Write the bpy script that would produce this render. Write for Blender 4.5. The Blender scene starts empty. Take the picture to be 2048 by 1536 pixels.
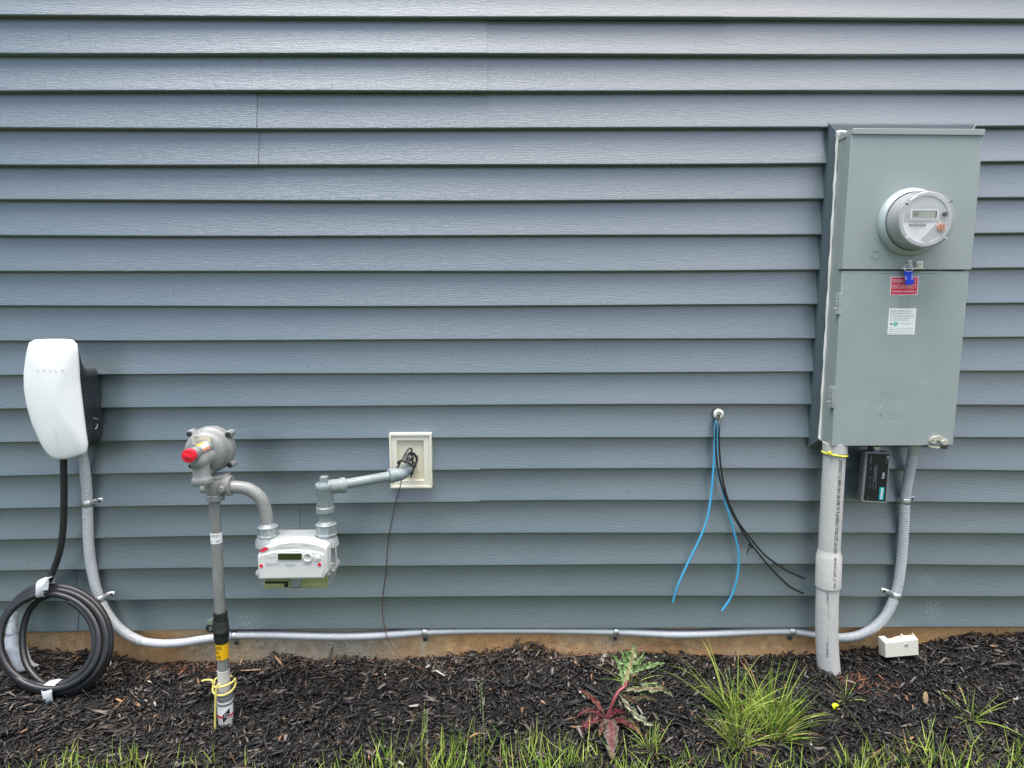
import bpy, math, random
import numpy as np
from mathutils import Vector, Matrix, noise

random.seed(7)
rng = np.random.default_rng(11)
S = bpy.context.scene
COL = S.collection

# ------------------------------------------------------------------ camera
FPX, CX, CY = 1350.0, 1024.0, 768.0
PITCH, YAW, ROLL, DIST, EYE = 0.1230173, 0.00420304, 0.00198128, 2.0238382, 1.1205825
cp, sp, cy, sy, cr, sr = (math.cos(PITCH), math.sin(PITCH), math.cos(YAW), math.sin(YAW), math.cos(ROLL), math.sin(ROLL))
FWD = Vector((sy * cp, cy * cp, -sp))
_r = Vector((cy, -sy, 0)); _d = FWD.cross(_r)
RIGHT = cr * _r + sr * _d
DOWN = -sr * _r + cr * _d
EYEP = Vector((0, -DIST, EYE))
cam = bpy.data.cameras.new('camera'); camo = bpy.data.objects.new('camera', cam); COL.objects.link(camo)
cam.sensor_fit = 'HORIZONTAL'; cam.sensor_width = 36.0; cam.lens = FPX / 2048 * 36.0
cam.clip_start = 0.05; cam.clip_end = 500
M = Matrix((RIGHT, -DOWN, -FWD)).transposed().to_4x4(); M.translation = EYEP
camo.matrix_world = M
S.camera = camo

# ------------------------------------------------------------------ light
SUN_EL, SUN_AZ = math.radians(72), math.radians(-60)     # azimuth from the wall normal, minus is left
w = bpy.data.worlds.new('World'); S.world = w; w.use_nodes = True
nt = w.node_tree; nt.nodes.clear()
sky = nt.nodes.new('ShaderNodeTexSky'); sky.sky_type = 'NISHITA'; sky.sun_disc = False
sky.sun_elevation = SUN_EL; sky.sun_rotation = math.pi - SUN_AZ * -1
sky.air_density = 1.0; sky.dust_density = 5.0; sky.ozone_density = 1.0
hs = nt.nodes.new('ShaderNodeHueSaturation'); hs.inputs['Saturation'].default_value = 1.0
bg = nt.nodes.new('ShaderNodeBackground'); bg.inputs['Strength'].default_value = 0.09
wo = nt.nodes.new('ShaderNodeOutputWorld')
nt.links.new(sky.outputs[0], hs.inputs['Color']); nt.links.new(hs.outputs[0], bg.inputs['Color']); nt.links.new(bg.outputs[0], wo.inputs['Surface'])
sl = bpy.data.lights.new('sun', 'SUN'); sl.energy = 1.5; sl.angle = math.radians(38); sl.color = (1.0, 0.99, 0.97)
so = bpy.data.objects.new('sun', sl); COL.objects.link(so)
sd = Vector((math.sin(SUN_AZ) * math.cos(SUN_EL), -math.cos(SUN_AZ) * math.cos(SUN_EL), math.sin(SUN_EL)))
so.rotation_euler = sd.to_track_quat('Z', 'Y').to_euler(); so.location = sd * 5
S.view_settings.view_transform = 'Standard'; S.view_settings.look = 'None'
S.view_settings.exposure = 1.72; S.view_settings.gamma = 1.0; S.view_settings.use_curve_mapping = False
S.render.engine = 'CYCLES'

# ------------------------------------------------------------------ placing
def P(px, py, o=0.0):
    """point of the place seen at photo pixel (px, py), o metres in front of the wall plane"""
    d = FWD + RIGHT * ((px - CX) / FPX) + DOWN * ((py - CY) / FPX)
    return EYEP + d * ((DIST - o) / d.y)
def MPP(px, py, o=0.0):
    d = FWD + RIGHT * ((px - CX) / FPX) + DOWN * ((py - CY) / FPX)
    return ((DIST - o) / d.y) / FPX
def PP(lst):
    return [P(*q) for q in lst]

Z0X = [-4, -1.9, -1.631, -1.5, -1.264, -1.106, -.915, -.80, -.736, -.61, -.433, -.272, -.096, .065, .177, .45, .773, .966, 1.19, 1.335, 1.493, 1.65, 2.0, 4]
Z0Z = [0, 0, -.002, .012, .0, -.029, -.042, -.03, .0, -.030, -.020, -.016, .006, .022, .0, -.011, -.021, -.014, .014, .026, .050, .056, .05, .0]
def ground_z(x, o):
    z = np.interp(x, Z0X, Z0Z)
    fade = np.exp(-np.maximum(o, 0) / 0.16)
    z = z * fade
    z = z - .022 * np.exp(-((np.asarray(x) + .80) ** 2) / .012 - (np.asarray(o) - .27) ** 2 / .012)
    z = z + .026 * np.exp(-((np.asarray(x) - 1.19) ** 2) / .006 - (np.asarray(o) - .10) ** 2 / .002)
    z = z - 0.19 * np.minimum(np.maximum(o - 0.075, 0), 0.75) - .002
    x = np.asarray(x, float); o = np.asarray(o, float)
    z = z + 0.006 * np.sin(x * 9.1 + o * 7) * np.sin(o * 13 - x * 4.0) + 0.003 * np.sin(x * 31 + 1) * np.sin(o * 37)
    return z
def GP(px, py):
    """ground point seen at a pixel"""
    d = FWD + RIGHT * ((px - CX) / FPX) + DOWN * ((py - CY) / FPX)
    lo, hi = 0.5, 6.0
    for _ in range(50):
        t = (lo + hi) / 2; p = EYEP + d * t
        if p.z > float(ground_z(p.x, -p.y)): lo = t
        else: hi = t
    return EYEP + d * lo

# ------------------------------------------------------------------ materials
def node_mat(name):
    m = bpy.data.materials.new(name); m.use_nodes = True
    return m, m.node_tree, m.node_tree.nodes['Principled BSDF']
def L(nt, a, b): nt.links.new(a, b)
def simple(name, col, rough=0.5, metal=0.0, var=0.06, bump=0.0, scale=60, spec=0.5, stretch=(1, 1, 1), speck=0.0):
    m, nt, b = node_mat(name)
    geo = nt.nodes.new('ShaderNodeNewGeometry'); mp = nt.nodes.new('ShaderNodeMapping')
    mp.inputs['Scale'].default_value = stretch; L(nt, geo.outputs['Position'], mp.inputs['Vector'])
    n1 = nt.nodes.new('ShaderNodeTexNoise'); n1.inputs['Scale'].default_value = scale; n1.inputs['Detail'].default_value = 4
    L(nt, mp.outputs[0], n1.inputs['Vector'])
    n2 = nt.nodes.new('ShaderNodeTexNoise'); n2.inputs['Scale'].default_value = scale * .12; n2.inputs['Detail'].default_value = 3
    L(nt, mp.outputs[0], n2.inputs['Vector'])
    ad = nt.nodes.new('ShaderNodeMath'); ad.operation = 'ADD'; L(nt, n1.outputs[0], ad.inputs[0]); L(nt, n2.outputs[0], ad.inputs[1])
    mr = nt.nodes.new('ShaderNodeMapRange'); mr.inputs[1].default_value = 0.6; mr.inputs[2].default_value = 1.4
    mr.inputs[3].default_value = 1 - var * 2; mr.inputs[4].default_value = 1 + var * 2; L(nt, ad.outputs[0], mr.inputs[0])
    mx = nt.nodes.new('ShaderNodeVectorMath'); mx.operation = 'SCALE'; mx.inputs[0].default_value = col[:3]; L(nt, mr.outputs[0], mx.inputs['Scale'])
    out = mx.outputs[0]
    if speck:
        n3 = nt.nodes.new('ShaderNodeTexNoise'); n3.inputs['Scale'].default_value = 190; L(nt, geo.outputs['Position'], n3.inputs['Vector'])
        r3 = nt.nodes.new('ShaderNodeMapRange'); r3.inputs[1].default_value = .68; r3.inputs[2].default_value = .74; r3.inputs[4].default_value = speck; L(nt, n3.outputs[0], r3.inputs[0])
        mc = nt.nodes.new('ShaderNodeMixRGB'); mc.inputs[2].default_value = (.07, .06, .05, 1); L(nt, r3.outputs[0], mc.inputs[0]); L(nt, out, mc.inputs[1]); out = mc.outputs[0]
    L(nt, out, b.inputs['Base Color'])
    b.inputs['Metallic'].default_value = metal; b.inputs['Specular IOR Level'].default_value = spec
    rr = nt.nodes.new('ShaderNodeMapRange'); rr.inputs[1].default_value = .3; rr.inputs[2].default_value = .7
    rr.inputs[3].default_value = max(.03, rough - .07); rr.inputs[4].default_value = min(1, rough + .07); L(nt, n1.outputs[0], rr.inputs[0]); L(nt, rr.outputs[0], b.inputs['Roughness'])
    if bump:
        bp = nt.nodes.new('ShaderNodeBump'); bp.inputs['Strength'].default_value = bump; bp.inputs['Distance'].default_value = .001
        L(nt, n1.outputs[0], bp.inputs['Height']); L(nt, bp.outputs[0], b.inputs['Normal'])
    return m

def siding_material():
    m, nt, b = node_mat('blue_grey_vinyl')
    N = nt.nodes.new
    geo = N('ShaderNodeNewGeometry'); oi = N('ShaderNodeObjectInfo')
    off = N('ShaderNodeVectorMath'); off.operation = 'SCALE'; off.inputs[0].default_value = (13, 0, 5); L(nt, oi.outputs['Random'], off.inputs['Scale'])
    add = N('ShaderNodeVectorMath'); add.operation = 'ADD'; L(nt, geo.outputs['Position'], add.inputs[0]); L(nt, off.outputs[0], add.inputs[1])
    def nz(sx, sz, det=3, rough=.5, dist=0.0):
        mp = N('ShaderNodeMapping'); mp.inputs['Scale'].default_value = (sx, .01, sz); L(nt, add.outputs[0], mp.inputs['Vector'])
        n = N('ShaderNodeTexNoise'); n.inputs['Scale'].default_value = 1; n.inputs['Detail'].default_value = det; n.inputs['Roughness'].default_value = rough; n.inputs['Distortion'].default_value = dist
        L(nt, mp.outputs[0], n.inputs['Vector']); return n.outputs[0]
    g1 = nz(22, 330, 3, .6, .35); g2 = nz(70, 700, 2, .6, .2); g3 = nz(2.2, 5, 3)
    h = N('ShaderNodeMath'); h.operation = 'MULTIPLY_ADD'; L(nt, g2, h.inputs[0]); h.inputs[1].default_value = .5; L(nt, g1, h.inputs[2])
    # small slanting knots
    mp = N('ShaderNodeMapping'); mp.inputs['Scale'].default_value = (40, .01, 14); mp.inputs['Rotation'].default_value = (0, math.radians(9), 0); L(nt, add.outputs[0], mp.inputs['Vector'])
    vo = N('ShaderNodeTexVoronoi'); vo.inputs['Scale'].default_value = 1; L(nt, mp.outputs[0], vo.inputs['Vector'])
    lt = N('ShaderNodeMapRange'); lt.inputs[1].default_value = .05; lt.inputs[2].default_value = .16; lt.inputs[3].default_value = 1; lt.inputs[4].default_value = 0
    sc = N('ShaderNodeVectorMath'); sc.operation = 'MULTIPLY'; L(nt, vo.outputs['Distance'], lt.inputs[0])
    sepc = N('ShaderNodeSeparateColor'); L(nt, vo.outputs['Color'], sepc.inputs[0])
    gt = N('ShaderNodeMath'); gt.operation = 'GREATER_THAN'; gt.inputs[1].default_value = .80; L(nt, sepc.outputs[0], gt.inputs[0])
    kn = N('ShaderNodeMath'); kn.operation = 'MULTIPLY'; L(nt, lt.outputs[0], kn.inputs[0]); L(nt, gt.outputs[0], kn.inputs[1])
    h2 = N('ShaderNodeMath'); h2.operation = 'MULTIPLY_ADD'; L(nt, kn.outputs[0], h2.inputs[0]); h2.inputs[1].default_value = -.5; L(nt, h.outputs[0], h2.inputs[2])
    bp = N('ShaderNodeBump'); bp.inputs['Strength'].default_value = .5; bp.inputs['Distance'].default_value = .0020
    L(nt, h2.outputs[0], bp.inputs['Height']); L(nt, bp.outputs[0], b.inputs['Normal'])
    cr_ = N('ShaderNodeValToRGB'); e = cr_.color_ramp.elements
    e[0].position = .28; e[0].color = (.055, .094, .104, 1); e[1].position = .74; e[1].color = (.076, .108, .117, 1); L(nt, g3, cr_.inputs[0])
    mr = N('ShaderNodeMapRange'); mr.inputs[1].default_value = .45; mr.inputs[2].default_value = 1.05; mr.inputs[3].default_value = .90; mr.inputs[4].default_value = 1.09; L(nt, h.outputs[0], mr.inputs[0])
    sc2 = N('ShaderNodeVectorMath'); sc2.operation = 'SCALE'; L(nt, cr_.outputs[0], sc2.inputs[0]); L(nt, mr.outputs[0], sc2.inputs['Scale'])
    mk = N('ShaderNodeMixRGB'); mk.inputs[2].default_value = (.05, .065, .07, 1); km = N('ShaderNodeMath'); km.operation = 'MULTIPLY'; km.inputs[1].default_value = .85
    L(nt, kn.outputs[0], km.inputs[0]); L(nt, km.outputs[0], mk.inputs[0]); L(nt, sc2.outputs[0], mk.inputs[1])
    # chalky splash marks low on the wall beside the riser and below the meter cabinet
    cur = mk.outputs[0]
    for c, rad in ((P(497, 1245, .01), .055), (P(1868, 1215, .01), .05), (P(1852, 1160, .01), .03)):
        dn = N('ShaderNodeVectorMath'); dn.operation = 'DISTANCE'; L(nt, geo.outputs['Position'], dn.inputs[0]); dn.inputs[1].default_value = c
        f = N('ShaderNodeMapRange'); f.inputs[1].default_value = rad * .2; f.inputs[2].default_value = rad; f.inputs[3].default_value = .3; f.inputs[4].default_value = 0; L(nt, dn.outputs['Value'], f.inputs[0])
        n = N('ShaderNodeTexNoise'); n.inputs['Scale'].default_value = 170; L(nt, geo.outputs['Position'], n.inputs['Vector'])
        t = N('ShaderNodeMapRange'); t.inputs[1].default_value = .52; t.inputs[2].default_value = .64; L(nt, n.outputs[0], t.inputs[0])
        mu = N('ShaderNodeMath'); mu.operation = 'MULTIPLY'; L(nt, f.outputs[0], mu.inputs[0]); L(nt, t.outputs[0], mu.inputs[1])
        mm = N('ShaderNodeMixRGB'); mm.inputs[2].default_value = (.5, .52, .52, 1); L(nt, mu.outputs[0], mm.inputs[0]); L(nt, cur, mm.inputs[1]); cur = mm.outputs[0]
    L(nt, cur, b.inputs['Base Color'])
    b.inputs['Roughness'].default_value = .40; b.inputs['Specular IOR Level'].default_value = 1.0; b.inputs['IOR'].default_value = 1.6; b.inputs['Coat IOR'].default_value = 1.85; b.inputs['Coat Weight'].default_value = 1.0; b.inputs['Coat Roughness'].default_value = .28
    return m

def concrete_material():
    m, nt, b = node_mat('stained_concrete'); N = nt.nodes.new
    geo = N('ShaderNodeNewGeometry')
    n = N('ShaderNodeTexNoise'); n.inputs['Scale'].default_value = 5; n.inputs['Detail'].default_value = 6; L(nt, geo.outputs['Position'], n.inputs['Vector'])
    sx = N('ShaderNodeSeparateXYZ'); L(nt, geo.outputs['Position'], sx.inputs[0])
    # greyer, less clay-stained stretch between the gas riser and the flexible pipe's middle strap
    d = N('ShaderNodeMath'); d.operation = 'SUBTRACT'; L(nt, sx.outputs[0], d.inputs[0]); d.inputs[1].default_value = -.66
    ab = N('ShaderNodeMath'); ab.operation = 'ABSOLUTE'; L(nt, d.outputs[0], ab.inputs[0])
    g = N('ShaderNodeMapRange'); g.inputs[1].default_value = .12; g.inputs[2].default_value = .5; g.inputs[3].default_value = .32; g.inputs[4].default_value = -.04; L(nt, ab.outputs[0], g.inputs[0])
    s = N('ShaderNodeMath'); s.operation = 'ADD'; L(nt, n.outputs[0], s.inputs[0]); L(nt, g.outputs[0], s.inputs[1])
    r = N('ShaderNodeValToRGB'); e = r.color_ramp.elements; e[0].position = .38; e[0].color = (.66, .37, .15, 1); e[1].position = .85; e[1].color = (.55, .47, .34, 1)
    x = e.new(.58); x.color = (.66, .45, .24, 1); L(nt, s.outputs[0], r.inputs[0])
    f = N('ShaderNodeTexNoise'); f.inputs['Scale'].default_value = 260; f.inputs['Detail'].default_value = 5; L(nt, geo.outputs['Position'], f.inputs['Vector'])
    fm = N('ShaderNodeMapRange'); fm.inputs[1].default_value = .3; fm.inputs[2].default_value = .7; fm.inputs[3].default_value = .72; fm.inputs[4].default_value = 1.25; L(nt, f.outputs[0], fm.inputs[0])
    sc = N('ShaderNodeVectorMath'); sc.operation = 'SCALE'; L(nt, r.outputs[0], sc.inputs[0]); L(nt, fm.outputs[0], sc.inputs['Scale'])
    v = N('ShaderNodeTexVoronoi'); v.inputs['Scale'].default_value = 75; L(nt, geo.outputs['Position'], v.inputs['Vector'])
    pv = N('ShaderNodeMapRange'); pv.inputs[1].default_value = .06; pv.inputs[2].default_value = .2; pv.inputs[3].default_value = 1; pv.inputs[4].default_value = 0; L(nt, v.outputs['Distance'], pv.inputs[0])
    sp_ = N('ShaderNodeSeparateColor'); L(nt, v.outputs['Color'], sp_.inputs[0])
    gt = N('ShaderNodeMath'); gt.operation = 'GREATER_THAN'; gt.inputs[1].default_value = .6; L(nt, sp_.outputs[0], gt.inputs[0])
    pit = N('ShaderNodeMath'); pit.operation = 'MULTIPLY'; L(nt, pv.outputs[0], pit.inputs[0]); L(nt, gt.outputs[0], pit.inputs[1])
    mx = N('ShaderNodeMixRGB'); mx.inputs[2].default_value = (.07, .045, .03, 1); L(nt, pit.outputs[0], mx.inputs[0]); L(nt, sc.outputs[0], mx.inputs[1])
    cur = mx.outputs[0]
    # white lime run under the strap screw
    for c in (P(848, 1300, -.02),):
        df = N('ShaderNodeMath'); df.operation = 'SUBTRACT'; L(nt, sx.outputs[0], df.inputs[0]); df.inputs[1].default_value = c.x
        a2 = N('ShaderNodeMath'); a2.operation = 'ABSOLUTE'; L(nt, df.outputs[0], a2.inputs[0])
        m2 = N('ShaderNodeMapRange'); m2.inputs[1].default_value = .002; m2.inputs[2].default_value = .010; m2.inputs[3].default_value = .75; m2.inputs[4].default_value = 0; L(nt, a2.outputs[0], m2.inputs[0])
        n4 = N('ShaderNodeTexNoise'); n4.inputs['Scale'].default_value = 90; L(nt, geo.outputs['Position'], n4.inputs['Vector'])
        mu = N('ShaderNodeMath'); mu.operation = 'MULTIPLY'; L(nt, m2.outputs[0], mu.inputs[0]); L(nt, n4.outputs[0], mu.inputs[1])
        m3 = N('ShaderNodeMixRGB'); m3.inputs[2].default_value = (.7, .68, .62, 1); L(nt, mu.outputs[0], m3.inputs[0]); L(nt, cur, m3.inputs[1]); cur = m3.outputs[0]
    zr = N('ShaderNodeMapRange'); zr.inputs[1].default_value = .0; zr.inputs[2].default_value = .085; zr.inputs[3].default_value = .42; zr.inputs[4].default_value = -.02; L(nt, sx.outputs[2], zr.inputs[0])
    n6 = N('ShaderNodeTexNoise'); n6.inputs['Scale'].default_value = 34; n6.inputs['Detail'].default_value = 7; L(nt, geo.outputs['Position'], n6.inputs['Vector'])
    sm = N('ShaderNodeMath'); sm.operation = 'ADD'; L(nt, zr.outputs[0], sm.inputs[0]); L(nt, n6.outputs[0], sm.inputs[1])
    th = N('ShaderNodeMapRange'); th.inputs[1].default_value = .60; th.inputs[2].default_value = .84; th.inputs[4].default_value = .38; L(nt, sm.outputs[0], th.inputs[0])
    md = N('ShaderNodeMixRGB'); md.inputs[2].default_value = (.13, .085, .05, 1); L(nt, th.outputs[0], md.inputs[0]); L(nt, cur, md.inputs[1]); cur = md.outputs[0]
    L(nt, cur, b.inputs['Base Color']); b.inputs['Roughness'].default_value = .92
    hh = N('ShaderNodeMath'); hh.operation = 'MULTIPLY_ADD'; L(nt, pit.outputs[0], hh.inputs[0]); hh.inputs[1].default_value = -1.2; L(nt, f.outputs[0], hh.inputs[2])
    bp = N('ShaderNodeBump'); bp.inputs['Strength'].default_value = .8; bp.inputs['Distance'].default_value = .002; L(nt, hh.outputs[0], bp.inputs['Height']); L(nt, bp.outputs[0], b.inputs['Normal'])
    return m

def attr_material(name, rough, spec=.4, bump=0.0, translucent=0.0):
    m, nt, b = node_mat(name); N = nt.nodes.new
    a = N('ShaderNodeAttribute'); a.attribute_name = 'col'
    geo = N('ShaderNodeNewGeometry'); n = N('ShaderNodeTexNoise'); n.inputs['Scale'].default_value = 400; n.inputs['Detail'].default_value = 3; L(nt, geo.outputs['Position'], n.inputs['Vector'])
    mr = N('ShaderNodeMapRange'); mr.inputs[1].default_value = .3; mr.inputs[2].default_value = .7; mr.inputs[3].default_value = .7; mr.inputs[4].default_value = 1.3; L(nt, n.outputs[0], mr.inputs[0])
    sc = N('ShaderNodeVectorMath'); sc.operation = 'SCALE'; L(nt, a.outputs['Color'], sc.inputs[0]); L(nt, mr.outputs[0], sc.inputs['Scale'])
    L(nt, sc.outputs[0], b.inputs['Base Color']); b.inputs['Roughness'].default_value = rough; b.inputs['Specular IOR Level'].default_value = spec
    if bump:
        bp = N('ShaderNodeBump'); bp.inputs['Strength'].default_value = bump; bp.inputs['Distance'].default_value = .0015; L(nt, n.outputs[0], bp.inputs['Height']); L(nt, bp.outputs[0], b.inputs['Normal'])
    if translucent:
        tr = N('ShaderNodeBsdfTranslucent'); L(nt, sc.outputs[0], tr.inputs['Color'])
        ms = N('ShaderNodeMixShader'); ms.inputs[0].default_value = translucent; L(nt, b.outputs[0], ms.inputs[1]); L(nt, tr.outputs[0], ms.inputs[2])
        L(nt, ms.outputs[0], nt.nodes['Material Output'].inputs['Surface'])
    return m

def clear_material(name, tint=(1, 1, 1), gloss=.10):
    m = bpy.data.materials.new(name); m.use_nodes = True; nt = m.node_tree; nt.nodes.clear(); N = nt.nodes.new
    o = N('ShaderNodeOutputMaterial'); t = N('ShaderNodeBsdfTransparent'); t.inputs[0].default_value = (*tint, 1)
    g = N('ShaderNodeBsdfGlossy'); g.inputs['Roughness'].default_value = .05; lw = N('ShaderNodeLayerWeight'); lw.inputs[0].default_value = .5; fr = N('ShaderNodeMath'); fr.operation = 'POWER'; fr.inputs[1].default_value = 4.0; L(nt, lw.outputs['Facing'], fr.inputs[0])
    a = N('ShaderNodeMath'); a.operation = 'ADD'; a.inputs[1].default_value = gloss; a.use_clamp = True; L(nt, fr.outputs[0], a.inputs[0])
    mx = N('ShaderNodeMixShader'); L(nt, a.outputs[0], mx.inputs[0]); L(nt, t.outputs[0], mx.inputs[1]); L(nt, g.outputs[0], mx.inputs[2]); L(nt, mx.outputs[0], o.inputs[0])
    return m

def cabinet_material():
    m = simple('grey_green_enamel', (.315, .36, .35), .40, 0, .035, .03, 14)
    nt = m.node_tree; b = nt.nodes['Principled BSDF']; N = nt.nodes.new
    old = b.inputs['Base Color'].links[0].from_socket; geo = N('ShaderNodeNewGeometry')
    n = N('ShaderNodeTexNoise'); n.inputs['Scale'].default_value = 45; n.inputs['Detail'].default_value = 8; n.inputs['Distortion'].default_value = 1.5; L(nt, geo.outputs['Position'], n.inputs['Vector'])
    r = N('ShaderNodeMapRange'); r.inputs[1].default_value = .70; r.inputs[2].default_value = .76; r.inputs[4].default_value = .25; L(nt, n.outputs[0], r.inputs[0])
    cur = old
    mx = N('ShaderNodeMixRGB'); mx.inputs[2].default_value = (.55, .6, .57, 1); L(nt, r.outputs[0], mx.inputs[0]); L(nt, cur, mx.inputs[1]); cur = mx.outputs[0]
    for c, rad in ((P(1765, 815, .11), .03), (P(1850, 762, .11), .022), (P(1870, 868, .11), .015), (P(1735, 800, .11), .02)):
        dn = N('ShaderNodeVectorMath'); dn.operation = 'DISTANCE'; L(nt, geo.outputs['Position'], dn.inputs[0]); dn.inputs[1].default_value = c
        f = N('ShaderNodeMapRange'); f.inputs[1].default_value = rad * .3; f.inputs[2].default_value = rad; f.inputs[3].default_value = .45; f.inputs[4].default_value = 0; L(nt, dn.outputs['Value'], f.inputs[0])
        n2 = N('ShaderNodeTexNoise'); n2.inputs['Scale'].default_value = 120; n2.inputs['Detail'].default_value = 6; L(nt, geo.outputs['Position'], n2.inputs['Vector'])
        t = N('ShaderNodeMapRange'); t.inputs[1].default_value = .55; t.inputs[2].default_value = .62; L(nt, n2.outputs[0], t.inputs[0])
        mu = N('ShaderNodeMath'); mu.operation = 'MULTIPLY'; L(nt, f.outputs[0], mu.inputs[0]); L(nt, t.outputs[0], mu.inputs[1])
        mm = N('ShaderNodeMixRGB'); mm.inputs[2].default_value = (.6, .66, .64, 1); L(nt, mu.outputs[0], mm.inputs[0]); L(nt, cur, mm.inputs[1]); cur = mm.outputs[0]
    L(nt, cur, b.inputs['Base Color'])
    return m

MAT = dict(
    siding=siding_material(), concrete=concrete_material(), cabinet=cabinet_material(),
    chips=attr_material('bark_mulch', .5, .5, .7), blade=attr_material('grass_leaf', .5, .35, 0, .3), leaf=attr_material('weed_leaf', .55, .35, .6, .2),
    soil=simple('dark_soil', (.007, .006, .0055), .95, 0, .2, .8, 160), turf=simple('lawn_turf', (.045, .062, .026), .95, 0, .25, .8, 60),
    backing=simple('dark_sheathing', (.03, .03, .03), .9),
    white_gloss=simple('white_glossy_plastic', (.84, .86, .85), .16, 0, .008, 0, 20, .6),
    black_body=simple('black_satin_plastic', (.016, .022, .028), .42, 0, .08, .05, 90),
    cable=simple('black_rubber_cable', (.018, .019, .021), .38, 0, .08, .04, 150),
    tape=simple('pale_grey_tape', (.55, .58, .62), .5, 0, .1, .3, 70),
    cloth=simple('grey_webbing', (.40, .43, .46), .75, 0, .1, .4, 120),
    flex=simple('grey_flexible_conduit', (.50, .525, .54), .4, 0, .04, .05, 70),
    pvc=simple('weathered_grey_pvc', (.53, .525, .50), .45, 0, .05, .06, 50, .5, (1, 1, 1), .22),
    pvc_dark=simple('old_grey_pvc', (.56, .565, .535), .5, 0, .05, .06, 50, .5, (1, 1, 1), .12),
    galv=simple('galvanised_steel', (.62, .66, .66), .32, .85, .1, .1, 150),
    gas=simple('grey_pipe_paint', (.22, .225, .22), .36, 0, .10, .12, 110),
    gas2=simple('blue_grey_pipe_paint', (.24, .285, .29), .32, 0, .13, .3, 140),
    cast=simple('grey_cast_paint', (.26, .27, .265), .32, 0, .09, .15, 160),
    iron=simple('black_iron', (.03, .032, .03), .38, .3, .12, .3, 140),
    darkmetal=simple('dark_bronze_metal', (.045, .038, .035), .45, .4, .2, .3, 160),
    steel=simple('bright_steel', (.74, .70, .62), .34, .5, .06, 0, 60),
    red=simple('red_plastic', (.72, .02, .04), .35, 0, .03), redlabel=simple('red_print', (.72, .035, .075), .45, 0, .04),
    yellow=simple('yellow_sticker', (.82, .46, .01), .45, 0, .02), cord=simple('yellow_tracer_cord', (.72, .62, .17), .5, 0, .05),
    ztie=simple('yellow_zip_tie', (.75, .72, .06), .4, 0, .03), blue=simple('blue_cable_jacket', (.07, .42, .70), .38, 0, .06, 0, 30),
    bluetag=simple('blue_plastic_tag', (.005, .055, .72), .35, 0, .02), copper=simple('brown_bare_wire', (.13, .065, .04), .5, .4, .35, 0, 14),
    cream=simple('cream_vinyl', (.76, .735, .62), .45, 0, .015), cream_in=simple('cream_vinyl_pan', (.70, .665, .50), .5, 0, .04, 0, 40, .5, (1, 1, 1), .25),
    caulk=simple('white_caulk', (.82, .81, .75), .5, 0, .04, .4, 120), slate=simple('slate_grey_vinyl', (.068, .095, .108), .42, 0, .03),
    socket=simple('galvanised_ring', (.46, .52, .52), .38, .2, .02, 0, 30), meterbody=simple('silver_meter_can', (.50, .505, .50), .36, .2, .05, .05, 30, .5, (1, 1, .3)),
    face=simple('white_meter_face', (.82, .83, .84), .5, 0, .015), facegrey=simple('grey_meter_face', (.54, .545, .55), .5, 0, .03), clear=clear_material('clear_polycarbonate'),
    lcd=simple('meter_lcd', (.36, .39, .33), .25, 0, .04), lcddark=simple('dark_lcd', (.03, .035, .012), .12, 0, .05),
    orange=simple('orange_port', (.75, .33, .18), .5, 0, .05), black=simple('black_print', (.02, .02, .02), .5, 0, 0), greyprint=simple('grey_print', (.30, .30, .30), .6, 0, 0),
    paleprint=simple('pale_grey_print', (.45, .47, .48), .5, 0, 0), whiteprint=simple('white_print', (.85, .85, .85), .5, 0, 0), paper=simple('white_label', (.84, .86, .84), .5, 0, .01),
    lightbar=simple('milky_light_strip', (.64, .68, .65), .3, 0, 0),
    green=simple('green_print', (.15, .6, .42), .5, 0, 0), teal=simple('teal_print', (.0, .40, .42), .45, 0, 0), brass=simple('pale_brass_plate', (.36, .37, .17), .4, .3, .08, .1, 120),
    nameplate=simple('pale_metal_plate', (.70, .68, .55), .4, .2, .03), index=simple('white_index_cover', (.66, .665, .64), .38, 0, .012), gasbody=simple('pale_grey_diecast', (.31, .335, .335), .34, 0, .07, .15, 130),
    labelblack=simple('black_label', (.012, .013, .018), .25, 0, .02), spdgrey=simple('grey_side_plastic', (.17, .18, .18), .35, 0, .03), hinge=simple('enamelled_hinge', (.36, .40, .39), .35, .3, .1),
    putty=simple('white_duct_seal', (.74, .74, .66), .6, 0, .08, .8, 200), yellowleaf=simple('yellow_petal', (.78, .86, .02), .5, 0, .03), twig=simple('tan_stick', (.34, .25, .13), .8, 0, .15, .5, 160),
    seedhead=simple('pale_seed_head', (.28, .34, .14), .7, 0, .1, .5, 400),
)

# ------------------------------------------------------------------ objects
def tag(o, label=None, cat=None, group=None, kind=None):
    if label: o['label'] = label
    if cat: o['category'] = cat
    if group: o['group'] = group
    if kind: o['kind'] = kind
    return o
WLOC = {}
def thing(name, loc, label, cat, group=None):
    o = bpy.data.objects.new(name, None); COL.objects.link(o); o.location = loc; o.empty_display_size = .05
    WLOC[o] = Vector(loc); return tag(o, label, cat, group)

def catmull(pts, step=.006, closed=False):
    pts = [Vector(p) for p in pts]; out = []
    n = len(pts)
    for i in range(n - 1):
        p0 = pts[max(i - 1, 0)]; p1 = pts[i]; p2 = pts[i + 1]; p3 = pts[min(i + 2, n - 1)]
        k = max(2, int((p2 - p1).length / step))
        for j in range(k):
            t = j / k
            out.append(.5 * ((2 * p1) + (p2 - p0) * t + (2 * p0 - 5 * p1 + 4 * p2 - p3) * t * t + (3 * p1 - p0 - 3 * p2 + p3) * t ** 3))
    out.append(pts[-1]); return out

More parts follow.
